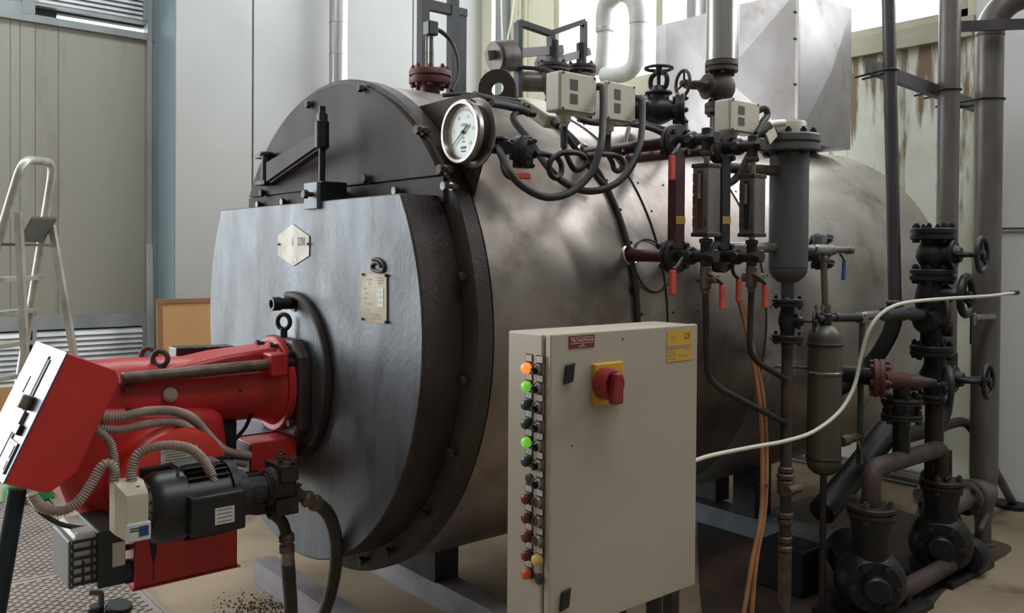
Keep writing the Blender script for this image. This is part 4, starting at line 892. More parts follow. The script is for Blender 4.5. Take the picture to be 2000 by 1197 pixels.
# downpipes in the corner
tag(MB().cyl((XE-.14, P(985,60,x=XE-.14).y, 0), (XE-.14, P(985,60,x=XE-.14).y, ZC), .075, n=24).build('downpipe', 'grey_frame'), 'grey vertical pipe in the corner beside the narrow window, left one', 'pipe')
tag(MB().cyl((XE-.12, P(1006,60,x=XE-.12).y, 0), (XE-.12, P(1006,60,x=XE-.12).y, ZC), .04, n=20).build('downpipe', 'cream_frame'), 'slim pale vertical pipe next to the narrow window', 'pipe')
q = P(662,60,y=3.30)
t = thing('wall_pipe', 'shiny vertical metal pipe in front of the white wall', 'pipe', (q.x, 3.3, 0))
MB().cyl((q.x, 3.3, 0), (q.x, 3.3, ZC), .072, n=28).build('tube', 'alu_clad', t)
for v in (45, 107):
    zz = P(662,v,y=3.3).z; MB().cyl((q.x, 3.3, zz-.006), (q.x, 3.3, zz+.006), .0745, n=28).build('joint_band', 'galvanised', t)
# ------------------------------------------------------------------ flue duct
FX, FX1, FY0, FY1, FZ0, FZ1 = 2.10, 2.57, -.415, .43, 1.765, 2.45
D = thing('flue_box', 'big galvanised sheet metal flue box with cross-creased sides above the boiler', 'flue box', ((FX+FX1)/2, 0, FZ0))
MB().box(FX+.004, FX1-.004, FY0+.004, FY1-.004, FZ0, FZ1).build('core', 'joint_dark', D, smooth=False)
def creased(o, a, b2, n, dep, nm):
    o = V(o); a = V(a); b2 = V(b2); c_ = o+a/2+b2/2+V(n)*dep
    mb = MB(); vs = [o, o+a, o+a+b2, o+b2, c_]; fs = [[0, 1, 4], [1, 2, 4], [2, 3, 4], [3, 0, 4]]
    nn = (vs[1]-vs[0]).cross(vs[4]-vs[0])
    if nn.dot(V(n)) < 0: fs = [f[::-1] for f in fs]
    mb.add(vs, fs); return mb.build('sheet', 'galvanised', D, smooth=False)
yq = [FY0, -.10, .35, FY1]
yq = [FY0, .36, FY1]
for a, c_ in zip(yq, yq[1:]): creased((FX, a, FZ0), (0, c_-a, 0), (0, 0, FZ1-FZ0), (-1, 0, 0), .035 if c_-a > .2 else .003, 0)
creased((FX, FY0, FZ0), (FX1-FX, 0, 0), (0, 0, FZ1-FZ0), (0, -1, 0), .03, 0)
MB().box(FX, FX1, FY0, FY1, FZ0-.004, FZ0).build('bottom_sheet', 'galvanised', D, smooth=False)
MB().box(FX-.006, FX+.01, FY0-.006, FY0+.01, FZ0, FZ1).build('corner_strip', 'galvanised', D, smooth=False)
for v in (24,76,165,235,262): bolt(D, P(1553,v,x=FX-.004), XA, .006, .004, 'iron', 'rivet')
MB().lathe(((FX+FX1)/2-.05, .10, 1.70), ZA, [(0, .2), (.08, .2)], 40).build('throat', 'galvanised', D)
MB().lathe(((FX+FX1)/2, .2, FZ1), ZA, [(0, .17), (1.6, .17)], 40).build('stack', 'alu_clad', D)
# ------------------------------------------------------------------ steam pipe with valve
xs_, ysm = 1.49, -.45
def zc_(v): return P(1410, v, y=ysm).z
t = thing('steam_pipe', 'aluminium-clad vertical steam pipe rising from the dark valve', 'pipe', (xs_, ysm, zc_(122)))
xs_ = P(1410,60,y=ysm).x
MB().cyl((xs_, ysm, zc_(120)), (xs_, ysm, 3.4), .064, n=32).build('cladding', 'alu_clad', t)
MB().box(xs_+.030, xs_+.038, ysm-.0575, ysm-.045, zc_(118), 3.4).build('cladding_seam', 'galvanised', t, smooth=False)
for v in (10, 50, 92): bolt(t, P(1438,v,y=ysm-.05), (.6, -.8, 0), .004, .004, 'iron', 'screw')
t = thing('steam_valve', 'brown-red steam stop valve with side handwheel below the clad pipe', 'valve', (xs_, ysm, zc_(225)))
valve(t, (xs_, ysm, zc_(172)), ZA, zc_(133)-zc_(213), .066, .037, (-.85, .3, .02), .12, .052, 'rust_iron', nb=6, bulge=1.5, ft=.042, wm='rust_iron')
tag(MB().cyl((xs_, ysm, 1.60), (xs_, ysm, zc_(222)), .045, n=24).build('steam_riser', 'dark_red'), 'short dark red riser from the shell to the steam valve', 'pipe')
# ------------------------------------------------------------------ level gauges
def level_gauge(x0, label, fu, gu, second):
    t = thing('level_gauge', label, 'level gauge', (x0, -1.0, 1.2), 'sight-glass level gauges')
    zt_, zb_ = 1.57, 1.232; yf = -.945; yg = -1.06
    for z0 in (zt_, zb_): flange(t, (x0, yf, z0), YA, .052, .034, 4, 'iron', br=.009, ph=pi/4)
    # dark red bar with a yellow sticker
    br = MB().box(x0-.022, x0+.022, yf-.020, yf+.010, zb_+.02, zt_-.02).build('tie_bar', 'dark_red' if not second else 'black_iron', t, smooth=False, bev=.002)
    st = P(fu, 428, y=yf-.046); plate(br, (x0+.002, yf-.0205, st.z), FR, ZA, .042, .023, .0006, 'sticker_yellow', 'warning_sticker')
    for i in range(2): plate(br, (x0+.002, yf-.0213, st.z+.004-.008*i), FR, ZA, .03, .003, .0003, 'ink_soft', 'print_line')
    # cocks
    for z0, up in ((zt_, 1), (zb_, -1)):
        b = MB().rod((x0, yf, z0), (x0, yg-.03, z0), .018, 16); b.rod((x0, yf-.05, z0), (x0, yf-.075, z0), .026, 8); b.rod((x0, yg-.018, z0), (x0, yg-.036, z0), .022, 6)
        b.rod((x0, yg, z0+.03*up), (x0, yg, z0-.05*up), .016, 14); b.rod((x0-.035, yf-.07, z0), (x0+.03, yf-.07, z0), .014, 12)
        b.build('cock', 'iron', t)
        MB().rod((x0, yg, z0-.036*up), (x0, yg, z0-.05*up), .021, 6).build('gland_nut', 'rust_iron', t)
    zg1, zg0 = P(gu, 318 if not second else 338, y=yg-.02).z, P(gu, 462, y=yg-.02).z
    gh = MB().box(x0-.03, x0+.03, yg-.027, yg+.027, zg0, zg1).build('glass_frame', 'grey_pipe', t, smooth=False, bev=.004)
    for zz in (zg0, zg1-.012): MB().box(x0-.034, x0+.033, yg-.029, yg+.029, zz, zz+.012).build('frame_clamp', 'iron', gh, smooth=False, bev=.002)
    MB().box(x0-.0315, x0-.029, yg-.010, yg+.010, zg0+.022, zg1-.02).build('slot', 'dark_red' if not second else 'black_iron', gh, smooth=False, bev=.003)
    MB().cyl((x0-.0325, yg, zg0+(zg1-zg0)*.52), (x0-.0325, yg, zg1-.03), .0055, n=10).build('sight_glass', 'steel_bright', gh)
    for k in range(5):
        z_ = zg0+.04+k*(zg1-zg0-.08)/4
        for s in (-1, 1): MB().box(x0-.033, x0-.03, yg+s*.02-.004, yg+s*.02+.004, z_-.012, z_+.012).build('clamp_mark', 'rod_rust', gh, smooth=False)
    MB().cyl((x0, yg, zg1), (x0, yg, zt_-.03), .009, n=12).build('top_stem', 'steel_bright', t)
    MB().cyl((x0, yg, zg0), (x0, yg, zb_+.02), .009, n=12).build('bottom_stem', 'steel_bright', t)
    b = MB().rod((x0, yg, zb_-.03), (x0, yg, zb_-.095), .017, 10); b.rod((x0, yg+.03, zb_-.065), (x0, yg-.04, zb_-.065), .014, 10); b.rod((x0, yg, zb_-.095), (x0, yg, zb_-.11), .012, 8); b.build('drain_cock', 'rod_rust', t)
    return t, yg
def lever(t, a, b_, c_, grip='grip_red'):
    MB().tube(fillet([a, b_, c_], .015, 4), .0055, 8).build('lever', 'iron', t)
    d = V((0, 0, -1)); MB().obox(c_+V((-.011, -.005, 0)), V((.022, 0, 0)), V((0, .010, 0)), V((0, 0, -.07))).build('lever_grip', grip, t, smooth=False, bev=.003)
LA, yg = level_gauge(.602, 'left sight-glass level gauge with red tie bar, nearest the boiler front', 1318, 1380, False)
LB, _ = level_gauge(.826, 'right sight-glass level gauge next to the float chamber', 1408, 1462, True)
lever(LA, P(1327,283,y=-1.02), P(1322,292,y=-1.05), P(1313,303,y=-1.05)); lever(LA, P(1332,505,y=-1.02), P(1322,520,y=-1.05), P(1314,527,y=-1.05))
lever(LA, P(1383,535,y=-1.08), P(1400,545,y=-1.10), P(1411,556,y=-1.10)); lever(LB, P(1428,510,y=-1.0), P(1432,535,y=-1.0), P(1443,545,y=-1.0)); lever(LB, P(1470,535,y=-1.08), P(1486,545,y=-1.1), P(1495,556,y=-1.1))
# drains below gauges
xa_, xb_ = .602, .826
XV, YV = 1.118, -1.0
dp = P(1532,832,y=YV-.02); dq = P(1530,746,y=YV-.02)
pipe('drain_pipe', [(xa_, yg, 1.125), P(1382,735,y=yg), P(1402,757,y=yg), V((XV, YV, dp.z))], .0095, 'iron', 'thin drain pipe from the left level gauge bending to the rusty drain', fr=.05)
pipe('drain_pipe', [(xb_, yg, 1.125), P(1464,685,y=yg), P(1480,708,y=yg), V((XV, YV, dq.z))], .0095, 'iron', 'thin drain pipe from the right level gauge bending to the rusty drain', fr=.05)
# ------------------------------------------------------------------ float chamber
def zv(v): return P(1540, v, y=YV).z
t = thing('float_chamber', 'grey cylindrical float chamber with bolted top flange', 'vessel', (XV, YV, zv(552)))
rv = .061
MB().lathe((XV, YV, zv(552)), ZA, [(0, .022), (.004, .034), (.02, .052), (.036, rv), (.05, rv), (.052, rv+.002), (zv(300)-zv(552), rv+.002)], 40).build('shell', 'vessel_paint', t)
flange(t, (XV, YV, (zv(262)+zv(300))/2), ZA, .098, zv(264)-zv(298), 10, 'vessel_paint', 'black_iron', br=.011)
MB().lathe((XV, YV, zv(265)), ZA, [(0, .054), (.04, .054), (.046, .05), (.046, 0)], 32, cap=False).build('cap', 'cream_enamel', t)
c = P(1497,262,y=YV-.07); MB().obox(c, V((.07, .02, .035)), V((.02, 0, -.03)), V((0, .004, 0))).build('tag', 'cream_enamel', t, smooth=False)
MB().tube(fillet([P(1500,244,y=YV-.05), P(1513,241,y=YV-.04), P(1530,240,y=YV-.02)], .01, 4), .012, 10).build('gland', 'cream_enamel', t)
MB().cyl((XV-.26, -.93, zv(335)), (XV, YV, zv(335)), .017, n=14).build('upper_branch', 'rod_rust', t); MB().cyl((XV-.26, -.93, zv(484)), (XV, YV, zv(484)), .017, n=14).build('lower_branch', 'steel_bright', t)
MB().cyl((XV, YV, zv(580)), (XV, YV, zv(548)), .022, n=18).build('neck', 'vessel_paint', t)
cable([P(1503,246,y=YV-.05), P(1488,262,y=YV-.04), P(1476,278,y=YV-.01), P(1465,300,y=YV+.02), P(1440,345,y=YV+.04), P(1418,362,y=-.95)], .012, 'dark cable running from the float chamber cap past the third pressure switch')
cable([g3_, P(1494,212,y=-.92), P(1498,226,y=-.92), P(1488,240,y=-.93), P(1478,262,y=-.94)], .011, 'short black cable from the third pressure switch')
t = thing('drain_valve', 'black flanged drain valve under the float chamber', 'valve', (XV, YV, zv(662)))
valve(t, (XV, YV, zv(626)), ZA, zv(590)-zv(660), .05, .022, V((.35, -.9, .0)), .055, .032, 'black_iron', nb=4, ft=.026, bulge=1.35, yoke=False)
t = thing('drain_stack', 'rusty vertical drain pipe with unions below the black drain valve', 'pipe', (XV, YV, 0))
MB().cyl((XV, YV, .0), (XV, YV, zv(672)), .0185, n=18).build('tube', 'rust_iron', t)
for v, r_ in ((915, .026), (928, .03), (1003, .028), (1015, .026), (1050, .024), (1068, .024)): MB().rod((XV, YV, zv(v)-.010), (XV, YV, zv(v)+.010), r_, 8).build('union_nut', 'rod_rust', t)
b = MB().rod((XV, YV, zv(965)), (XV, YV, zv(935)), .028, 12); b.rod((XV-.035, YV-.03, zv(950)), (XV+.035, YV-.03, zv(950)), .016, 10); b.build('drain_cock', 'rod_rust', t)
MB().cyl((XV, YV, .0), (XV, YV, zv(1075)), .0225, n=18).build('lower_sleeve', 'rod_rust', t)
# ------------------------------------------------------------------ sample cooler and its pipework
YC = -1.04; qc = P(1610,780,y=YC); XC = qc.x; rcv = .0565
def zk(v): return P(1610, v, y=YC).z
t = thing('sample_cooler', 'tall brown-grey steel sample cooler bottle beside the drain pipe', 'vessel', (XC, YC, zk(926)))
h_ = zk(634)-zk(926)
MB().lathe((XC, YC, zk(926)), ZA, [(0, .02), (.006, .034), (.02, .05), (.04, rcv), (.042, rcv), (h_-.045, rcv), (h_-.02, .048), (h_-.006, .03), (h_, .018)], 36).build('bottle', 'cooler_steel', t)
for v in (675, 730, 895): MB().lathe((XC, YC, zk(v)), ZA, [(0, rcv+.001), (.002, rcv+.0035), (.008, rcv+.0035), (.01, rcv+.001)], 36, cap=False).build('band', 'steel_bright' if v == 730 else 'iron', t)
MB().tube(fillet([(XC+.05, YC+.03, zk(728)), (XC-.10, YC+.06, zk(715)), (XC-.16, YC+.1, zk(715)), (XC-.16, YC+.12, zk(745))], .02, 4), .005, 8).build('bracket_rod', 'steel_bright', t)
MB().cyl((XC, YC, .02), (XC, YC, zk(924)), .011, n=12).build('outlet_pipe', 'iron', t)
b = MB().rod((XC, YC, zk(634)), (XC, YC, zk(612)), .022, 14); b.rod((XC-.05, YC, zk(622)), (XC+.07, YC, zk(622)), .013, 12); b.build('head', 'black_iron', t)
for u in (1595, 1607, 1620): bolt(t, P(u,606,y=YC), ZA, .008, .012, 'steel_bright')
# take-off flange with ball valve and blue lever
t = thing('takeoff_flange', 'round black take-off flange on the shell behind the blue lever valve', 'flange', P(1603,490,y=-.86))
c = P(1604,491,y=-.875); flange(t, c, (.45, -.9, .05), .068, .05, 6, 'iron', br=.011)
MB().cyl(c+V((0, .2, 0)), c, .038, n=20).build('nozzle', 'iron', t)
t = thing('sampling_valve', 'small ball valve with hanging blue lever on a horizontal tee', 'valve', P(1620,500,y=-1.02))
yq_ = -1.03
b = MB().rod(P(1571,486,y=yq_), P(1660,488,y=yq_), .0125, 14); b.rod(P(1588,487,y=yq_), P(1628,488,y=yq_), .018, 14); b.rod(P(1652,488,y=yq_), P(1663,488,y=yq_), .015, 12); b.build('tee', 'steel_bright', t)
MB().cyl(P(1608,488,y=yq_), V((XC, YC, zk(612))), .011, n=14).build('down_pipe', 'rod_rust', t)
MB().rod(P(1608,510,y=yq_), P(1608,500,y=yq_), .016, 8).build('nut', 'rod_rust', t)
MB().bar(P(1640,494,y=yq_-.02), P(1649,508,y=yq_-.02), .008, .004).build('lever', 'steel_bright', t, smooth=False)
MB().bar(P(1649,507,y=yq_-.02), P(1647,547,y=yq_-.02), .009, .014).build('lever_grip', 'blue_grip', t, smooth=False, bev=.002)
# horizontal pipe from cooler to valve stack
XS, YS = 1.955, -1.10
t = thing('feed_line', 'horizontal pipe with pale elbow linking the cooler head to the valve stack', 'pipe', P(1700,630,y=-1.06))
b = MB().tube([P(1630,620,y=YC), P(1680,620,y=-1.05)], .0155, 14); b.build('dark_section', 'iron', t)
MB().tube([P(1678,621,y=-1.05), P(1690,617,y=-1.05), P(1735,612,y=-1.06)], .0165, 14).build('pale_section', 'steel_bright', t)
MB().rod(P(1684,631,y=-1.05), P(1684,610,y=-1.05), .021, 14).build('elbow', 'steel_bright', t)
MB().cyl(P(1684,630,y=-1.05), P(1678,905,y=-1.05), .010, n=12).build('drop_pipe', 'green_patina', t)
MB().tube([P(1735,612,y=-1.06), P(1800,615,y=YS)], .02, 14).build('patina_section', 'green_patina', t)
for u in (1728, 1762, 1782): MB().rod(P(u-4,613,y=-1.07), P(u+5,613,y=-1.07), .026, 8).build('union_nut', 'green_patina', t)
t = thing('cooler_tap', 'small brass-coloured tap on the drop pipe beside the cooler base', 'tap', P(1670,870,y=-1.04))
b = MB().rod(P(1645,860,y=-1.04), P(1682,852,y=-1.05), .014, 10); b.rod(P(1645,862,y=-1.04), P(1655,859,y=-1.04), .02, 8); b.build('tap_body', 'rod_rust', t)
MB().tube([P(1675,860,y=-1.06), P(1683,880,y=-1.07), P(1684,905,y=-1.07)], .005, 8).build('lever', 'steel_bright', t)
# ------------------------------------------------------------------ vertical pipes, bar and clamps
t = thing('riser_pipe', 'slim dark vertical pipe in front of the shell, leftmost of the three risers', 'pipe', P(1748,592,y=-1.0))
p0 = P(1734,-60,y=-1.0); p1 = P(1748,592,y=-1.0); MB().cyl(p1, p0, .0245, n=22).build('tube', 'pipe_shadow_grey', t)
MB().rod(p1-V((0, 0, .006)), p1+V((0, 0, .012)), .034, 20).build('collar', 'rod_rust', t)
MB().tube(spline([p1, P(1746,625,y=-1.0), P(1734,660,y=-.98), P(1705,705,y=-.93), P(1660,745,y=-.86), P(1620,770,y=-.80)], 6), .03, 16).build('bend', 'black_iron', t)
X2 = P(1853,200,y=-1.0).x
t = thing('riser_pipe', 'grey vertical pipe behind the valve stack, middle of the three risers', 'pipe', (X2, -1.0, P(1853,700,y=-1.0).z))
MB().cyl((X2, -1.0, P(1853,690,y=-1.0).z), (X2, -1.0, 3.4), .0425, n=26).build('tube', 'grey_pipe', t)
MB().rod((X2, -1.0, P(1853,720,y=-1.0).z), (X2, -1.0, P(1853,685,y=-1.0).z), .047, 22).build('end_cap', 'iron', t)
X3, Y3 = 2.56, -1.073
X3 = P(1930,300,y=Y3).x
zt3 = P(1932,68,y=Y3).z
t = thing('riser_pipe', 'thick grey vertical pipe with elbow at the top, rightmost of the three risers', 'pipe', (X3, Y3, 0))
MB().cyl((X3, Y3, .30), (X3, Y3, zt3), .0555, n=30).build('tube', 'grey_pipe', t)
d3 = V((.45, -.89, 0)); a_ = V((X3, Y3, zt3))
MB().tube([a_]+[a_+d3*(.16*(1-math.cos(k*pi/20)))+ZA*(.16*math.sin(k*pi/20)) for k in range(1, 11)]+[a_+d3*.8+ZA*.16], .0565, 24).build('elbow', 'grey_pipe', t)
MB().lathe((X3, Y3, zt3), ZA, [(-.006, .0575), (.006, .0575)], 28).build('weld_bead', 'rust_iron', t)
MB().lathe((X3, Y3, .0), ZA, [(0, .05), (.01, .05), (.012, .032), (.10, .032), (.18, .045), (.32, .056)], 26).build('foot', 'grey_pipe', t)
zb3 = P(1905,965,y=Y3).z
MB().lathe((X3, Y3, zb3), NX, [(0, .06), (.06, .062), (.085, .05), (.14, .046)], 26).build('branch', 'grey_pipe', t)
# cross bar with clamps
yb_ = -.935
A_ = P(1697,130,y=yb_); B_ = P(1908,208,y=yb_)
t = thing('pipe_support', 'dark channel bar clamped across the three risers', 'bracket', (A_+B_)/2)
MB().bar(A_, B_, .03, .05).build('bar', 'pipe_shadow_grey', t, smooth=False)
for (c_, r_) in ((P(1738,137,y=-1.0), .0255), (V((X2, -1.0, P(1853,176,y=-1.0).z)), .0435), (V((X3, Y3, P(1932,195,y=Y3).z)), .057)):
    n = 24; MB().tube([V((c_.x+r_*1.05*math.cos(a), c_.y-r_*1.05*abs(math.sin(a)) if k <= 16 else c_.y, c_.z)) for k, a in enumerate([pi*k/16 for k in range(17)])], .0045, 8).build('u_bolt', 'iron', t)
    for s in (-1, 1): MB().cyl((c_.x+s*r_*1.05, c_.y, c_.z), (c_.x+s*r_*1.05, yb_+.06, c_.z-.012), .0045, n=8).build('u_bolt_leg', 'iron', t)
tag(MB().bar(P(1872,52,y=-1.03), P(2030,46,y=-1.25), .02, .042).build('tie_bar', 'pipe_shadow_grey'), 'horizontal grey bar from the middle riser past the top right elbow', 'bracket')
t = thing('drain_tap', 'small steel tap on the thick right riser', 'tap', P(1910,620,y=Y3-.06))
b = MB().rod(V((X3-.03, Y3-.04, P(1915,618,y=Y3).z)), P(1903,620,y=Y3-.06), .014, 10); b.rod(P(1903,612,y=Y3-.06), P(1901,636,y=Y3-.06), .010, 10); b.build('tap_body', 'steel_bright', t)
MB().bar(P(1898,606,y=Y3-.06), P(1897,672,y=Y3-.06), .008, .012).build('lever', 'black_iron', t, smooth=False)
t = thing('pipe_strut', 'slanting pipe strut with dark round foot right of the thick riser', 'strut', P(1985,990,z=0))
f_ = P(1978,985,z=.012); MB().cyl((X3+.02, Y3+.02, .42), (f_.x, f_.y, .02), .02, n=16).build('tube', 'grey_pipe', t); MB().lathe((f_.x, f_.y, 0), ZA, [(0, .085), (.018, .085), (.022, .08), (.022, 0)], 28, cap=False).build('foot', 'black_iron', t)
# ------------------------------------------------------------------ valve stack
def zs_(v): return P(1822, v, y=YS).z
XS = P(1822,520,y=YS).x
t = thing('gate_valve', 'top black gate valve of the stack with handwheel to the right', 'valve', (XS, YS, zs_(535)))
valve(t, (XS, YS, zs_(497)), ZA, zs_(456)-zs_(536), .082, .042, (.1, -1, .0), .105, .064, 'black_iron', nb=8, ft=.044, bulge=1.45, sp=3)
t = thing('check_valve', 'second black valve of the stack with scalloped handwheel', 'valve', (XS, YS, zs_(610)))
c = V((XS, YS, zs_(575)))
MB().lathe((XS, YS, zs_(612)), ZA, [(0, .045), (.02, .06), (.05, .064), (.08, .06), (zs_(548)-zs_(612), .05)], 28).build('valve_body', 'black_iron', t)
MB().lathe(c, (.1, -1, 0), [(0, .05), (.05, .042), (.075, .02), (.11, .014)], 20).build('bonnet', 'black_iron', t)
handwheel(t, c+V((.011, -.12, 0)), (.1, -1, 0), .072, 'black_iron', 3, .014)
MB().box(XS-.075, XS-.06, YS-.03, YS-.01, zs_(604), zs_(548)).build('side_bar', 'black_iron', t, smooth=False)
t = thing('stack_tee', 'dark cast tee with side boss in the middle of the valve stack', 'fitting', (XS, YS, zs_(690)))
b = MB().lathe((XS, YS, zs_(676)), ZA, [(0, .042), (.05, .042), (.075, .056), (.11, .06), (.14, .056), (zs_(612)-zs_(676), .045)], 26); b.lathe((XS, YS, zs_(625)), NX, [(0, .05), (.06, .05), (.08, .04)], 22); b.lathe((XS, YS, zs_(640)), (.3, -.95, 0), [(0, .03), (.07, .03), (.075, .022)], 18); b.build('tee_body', 'black_iron', t)
flange(t, (XS, YS, zs_(684)), ZA, .078, .04, 6, 'black_iron', br=.012)
MB().torus((XS-.01, YS-.05, zs_(612)), (.6, -.8, 0), .06, .008, 28, 8).build('ring', 'rust_iron', t)
t = thing('stop_valve', 'black stop valve low on the stack with open yoke and handwheel', 'valve', (XS, YS, zs_(770)))
valve(t, (XS+.03, YS, zs_(737)), ZA, zs_(695)-zs_(778), .066, .04, (.12, -1, .01), .125, .062, 'black_iron', nb=6, ft=.03, bulge=1.4, sp=3, fl=(1, 0))
pipe('stack_pipe', [(XS+.03, YS, zs_(775)), (XS+.03, YS, zs_(930))], .034, 'iron', 'dark vertical pipe below the valve stack leading to the second pump', n=20)
# rusty check valve left of the stack
t = thing('angle_valve', 'rust-brown flanged valve left of the stack with small dark handwheel', 'valve', P(1760,800,y=-1.12))
yv_ = -1.14; c = P(1762,745,y=yv_); fl_ = P(1718,738,y=yv_); dirx = (c-fl_).normalized()
MB().lathe(fl_, dirx, [(0, .03), ((c-fl_).length*.5, .028), ((c-fl_).length, .034), ((c-fl_).length+.06, .03)], 22).build('valve_body', 'oxide_red', t)
flange(t, fl_+V((-.005, 0, 0)), V((.5, -.85, 0)), .066, .035, 6, 'oxide_red', br=.011)
MB().cyl(fl_+V((0, .25, 0)), fl_, .03, n=18).build('back_pipe', 'black_iron', t)
zc2 = P(1765,795,y=yv_).z
MB().cyl((c.x, c.y, c.z), (c.x, c.y, zc2), .03, n=20).build('lower_neck', 'iron', t)
flange(t, (c.x, c.y, P(1765,782,y=yv_).z), ZA, .07, .02, 6, 'iron', br=.012); MB().cyl((c.x, c.y, P(1765,810,y=yv_).z), (c.x, c.y, P(1765,786,y=yv_).z), .05, n=22).build('spacer', 'black_iron', t); flange(t, (c.x, c.y, P(1765,812,y=yv_).z), ZA, .07, .02, 6, 'iron', br=.012)
MB().lathe(c+dirx*.03, V((.4, -.9, .05)), [(0, .03), (.04, .03), (.06, .02), (.10, .012)], 18).build('bonnet', 'rust_iron', t)
handwheel(t, P(1851,753,y=YS-.16), V((.55, -.83, .0)), .064, 'dark_grey_green', 3, .011)
MB().cyl(c+dirx*.05, P(1851,753,y=YS-.16), .01, n=10).build('stem', 'iron', t)
zl = P(1765,885,y=yv_).z
pipe('stack_pipe', [(c.x, c.y, P(1765,818,y=yv_).z), (c.x, c.y, zl)], .030, 'black_iron', 'dark pipe dropping from the rusty valve to the pump elbow', n=18)
# ------------------------------------------------------------------ lower pipework
pA = P(1702,985,y=-1.16); pB = P(1702,915,y=-1.16); pC = P(1832,876,y=-1.13); pD = P(1836,940,y=-1.13)
tag(MB().tube(fillet([pA, pB, V((XS+.03, YS-.03, pC.z)), V((XS+.03, YS-.03, pD.z))], .07, 8), .032, 18).build('pump_elbow_pipe', 'rust_iron'), 'brown pipe with two elbows joining the tops of both pumps', 'pipe')
pipe('suction_pipe', [P(1605,1000,y=-1.0), P(1660,935,y=-1.0), P(1745,828,y=-1.0)], .047, 'black_iron', 'thick black pipe slanting up behind the pumps', n=22)
pipe('return_pipe', [P(1710,865,y=-.95), P(1790,845,y=-.98), P(1830,832,y=-1.0), V((X2, -1.0, P(1853,800,y=-1.0).z)), V((X2, -1.0, P(1853,700,y=-1.0).z))], .032, 'iron', 'dark horizontal pipe behind the stack with elbow up to the middle riser', fr=.06)
tag(MB().tube(spline([P(1830,840,y=-.9), P(1850,830,y=-.9), P(1880,824,y=-.92), P(1900,838,y=-.95), P(1910,860,y=-.98)], 6), .022, 12).build('hose', 'dark_red'), 'dark red hose curving behind the thick riser', 'hose')
pipe('floor_pipe', [(3.22, .6, .05), (3.22, -.55, .05), (2.9, -.62, .05)], .03, 'grey_pipe', 'grey pipe lying along the foot of the end wall', fr=.05)
pipe('floor_pipe', [P(1738,1165,z=.06)+V((-.0, -.0, .12)), P(1732,1170,z=.06), P(1885,1085,z=.07)], .032, 'rust_iron', 'rusty pipe running along the floor in front of the pumps', fr=.05)
t = thing('pipe_coupling', 'black rubber coupling at the end of the rusty floor pipe', 'coupling', P(1892,1085,z=0))
q = P(1888,1085,z=.075); d_ = (P(1885,1085,z=.07)-P(1732,1170,z=.06)).normalized()
MB().lathe(q-d_*.03, d_, [(0, .05), (.008, .068), (.03, .074), (.06, .074), (.09, .06), (.10, .04)], 28).build('boot', 'black_iron', t)
# ------------------------------------------------------------------ pumps
def pump(label, x, y, ztop, zb, big):
    t = thing('feed_pump', label, 'pump', (x, y, 0), 'feed water pumps')
    flange(t, (x, y, ztop), ZA, .078, .035, 4, 'iron', 'rust_iron', br=.014)
    MB().lathe((x, y, zb+.05), ZA, [(0, .05), (.04, .06), (ztop-zb-.12, .062), (ztop-zb-.07, .07), (ztop-zb-.05, .07)], 26).build('discharge_neck', 'black_iron', t)
    ax = V((.75, .66, 0)).normalized() if big else V((.9, .43, 0)).normalized()
    c = V((x, y, .135))
    MB().lathe(c-ax*.06, ax, [(0, .03), (0, .085), (.02, .105), (.05, .115), (.09, .115), (.11, .10), (.12, .06)], 32).build('volute', 'black_iron', t)
    for k in range(6):
        u, w_ = perp(ax); a = k*pi/3; bolt(t, c-ax*.055+(u*math.cos(a)+w_*math.sin(a))*.072, ax, .010, .02, 'iron')
    MB().rod(c-ax*.10, c-ax*.05, .045, 20).build('suction_boss', 'black_iron', t)
    MB().lathe(c+ax*.06, ax, [(0, .05), (.05, .05), (.05, .085), (.07, .09), (.24, .09), (.25, .08), (.26, .03)], 28).build('motor', 'black_plastic', t)
    MB().box(x-.10, x+.28, y-.09, y+.16, 0, .025).build('base_plate', 'black_iron', t, smooth=False, bev=.004)
    for dx in (-.02, .18): MB().box(x+dx-.02, x+dx+.02, y-.05, y+.1, .02, .06).build('foot', 'black_iron', t, smooth=False)
    return t
p1_ = P(1702,985,y=-1.16)
T1 = pump('nearer black feed pump under the brown elbow pipe', p1_.x, -1.16, p1_.z-.02, .12, True)
T2 = pump('farther black feed pump beside the thick riser', XS+.03, YS-.03, P(1836,945,y=-1.13).z, .14, False)
# inlet between riser and second pump
t = thing('inlet_valve', 'grey flanged inlet fitting with lever between the second pump and the riser', 'valve', (2.25, Y3, zb3-.1))
MB().rod((XS+.08, Y3, zb3), (X3-.12, Y3, zb3), .045, 22).build('spool', 'grey_pipe', t)
for x_ in (X3-.13, X3-.18, XS+.12): flange(t, (x_, Y3, zb3), XA, .07, .022, 6, 'grey_pipe', 'iron', br=.010)
MB().bar((X3-.16, Y3-.08, zb3-.05), (X3-.33, Y3-.12, zb3-.07), .012, .014).build('lever', 'steel_bright', t, smooth=False)
t = thing('pump_lever', 'upright black lever beside the farther pump', 'lever', P(1857,935,y=-1.16))
MB().tube(fillet([P(1846,938,y=-1.16), P(1856,930,y=-1.16), P(1855,880,y=-1.16)], .02, 4), .0075, 10).build('rod', 'black_iron', t)
MB().rod(P(1855,900,y=-1.16), P(1855,879,y=-1.16), .0085, 10).build('grip', 'rubber', t)
# dark box by the pump motors
tag(MB().box(1.36, 1.52, -.92, -.72, 0, .17).build('pump_plinth', 'black_iron', smooth=False, bev=.01), 'low black block behind the drain stack next to the pumps', 'block')
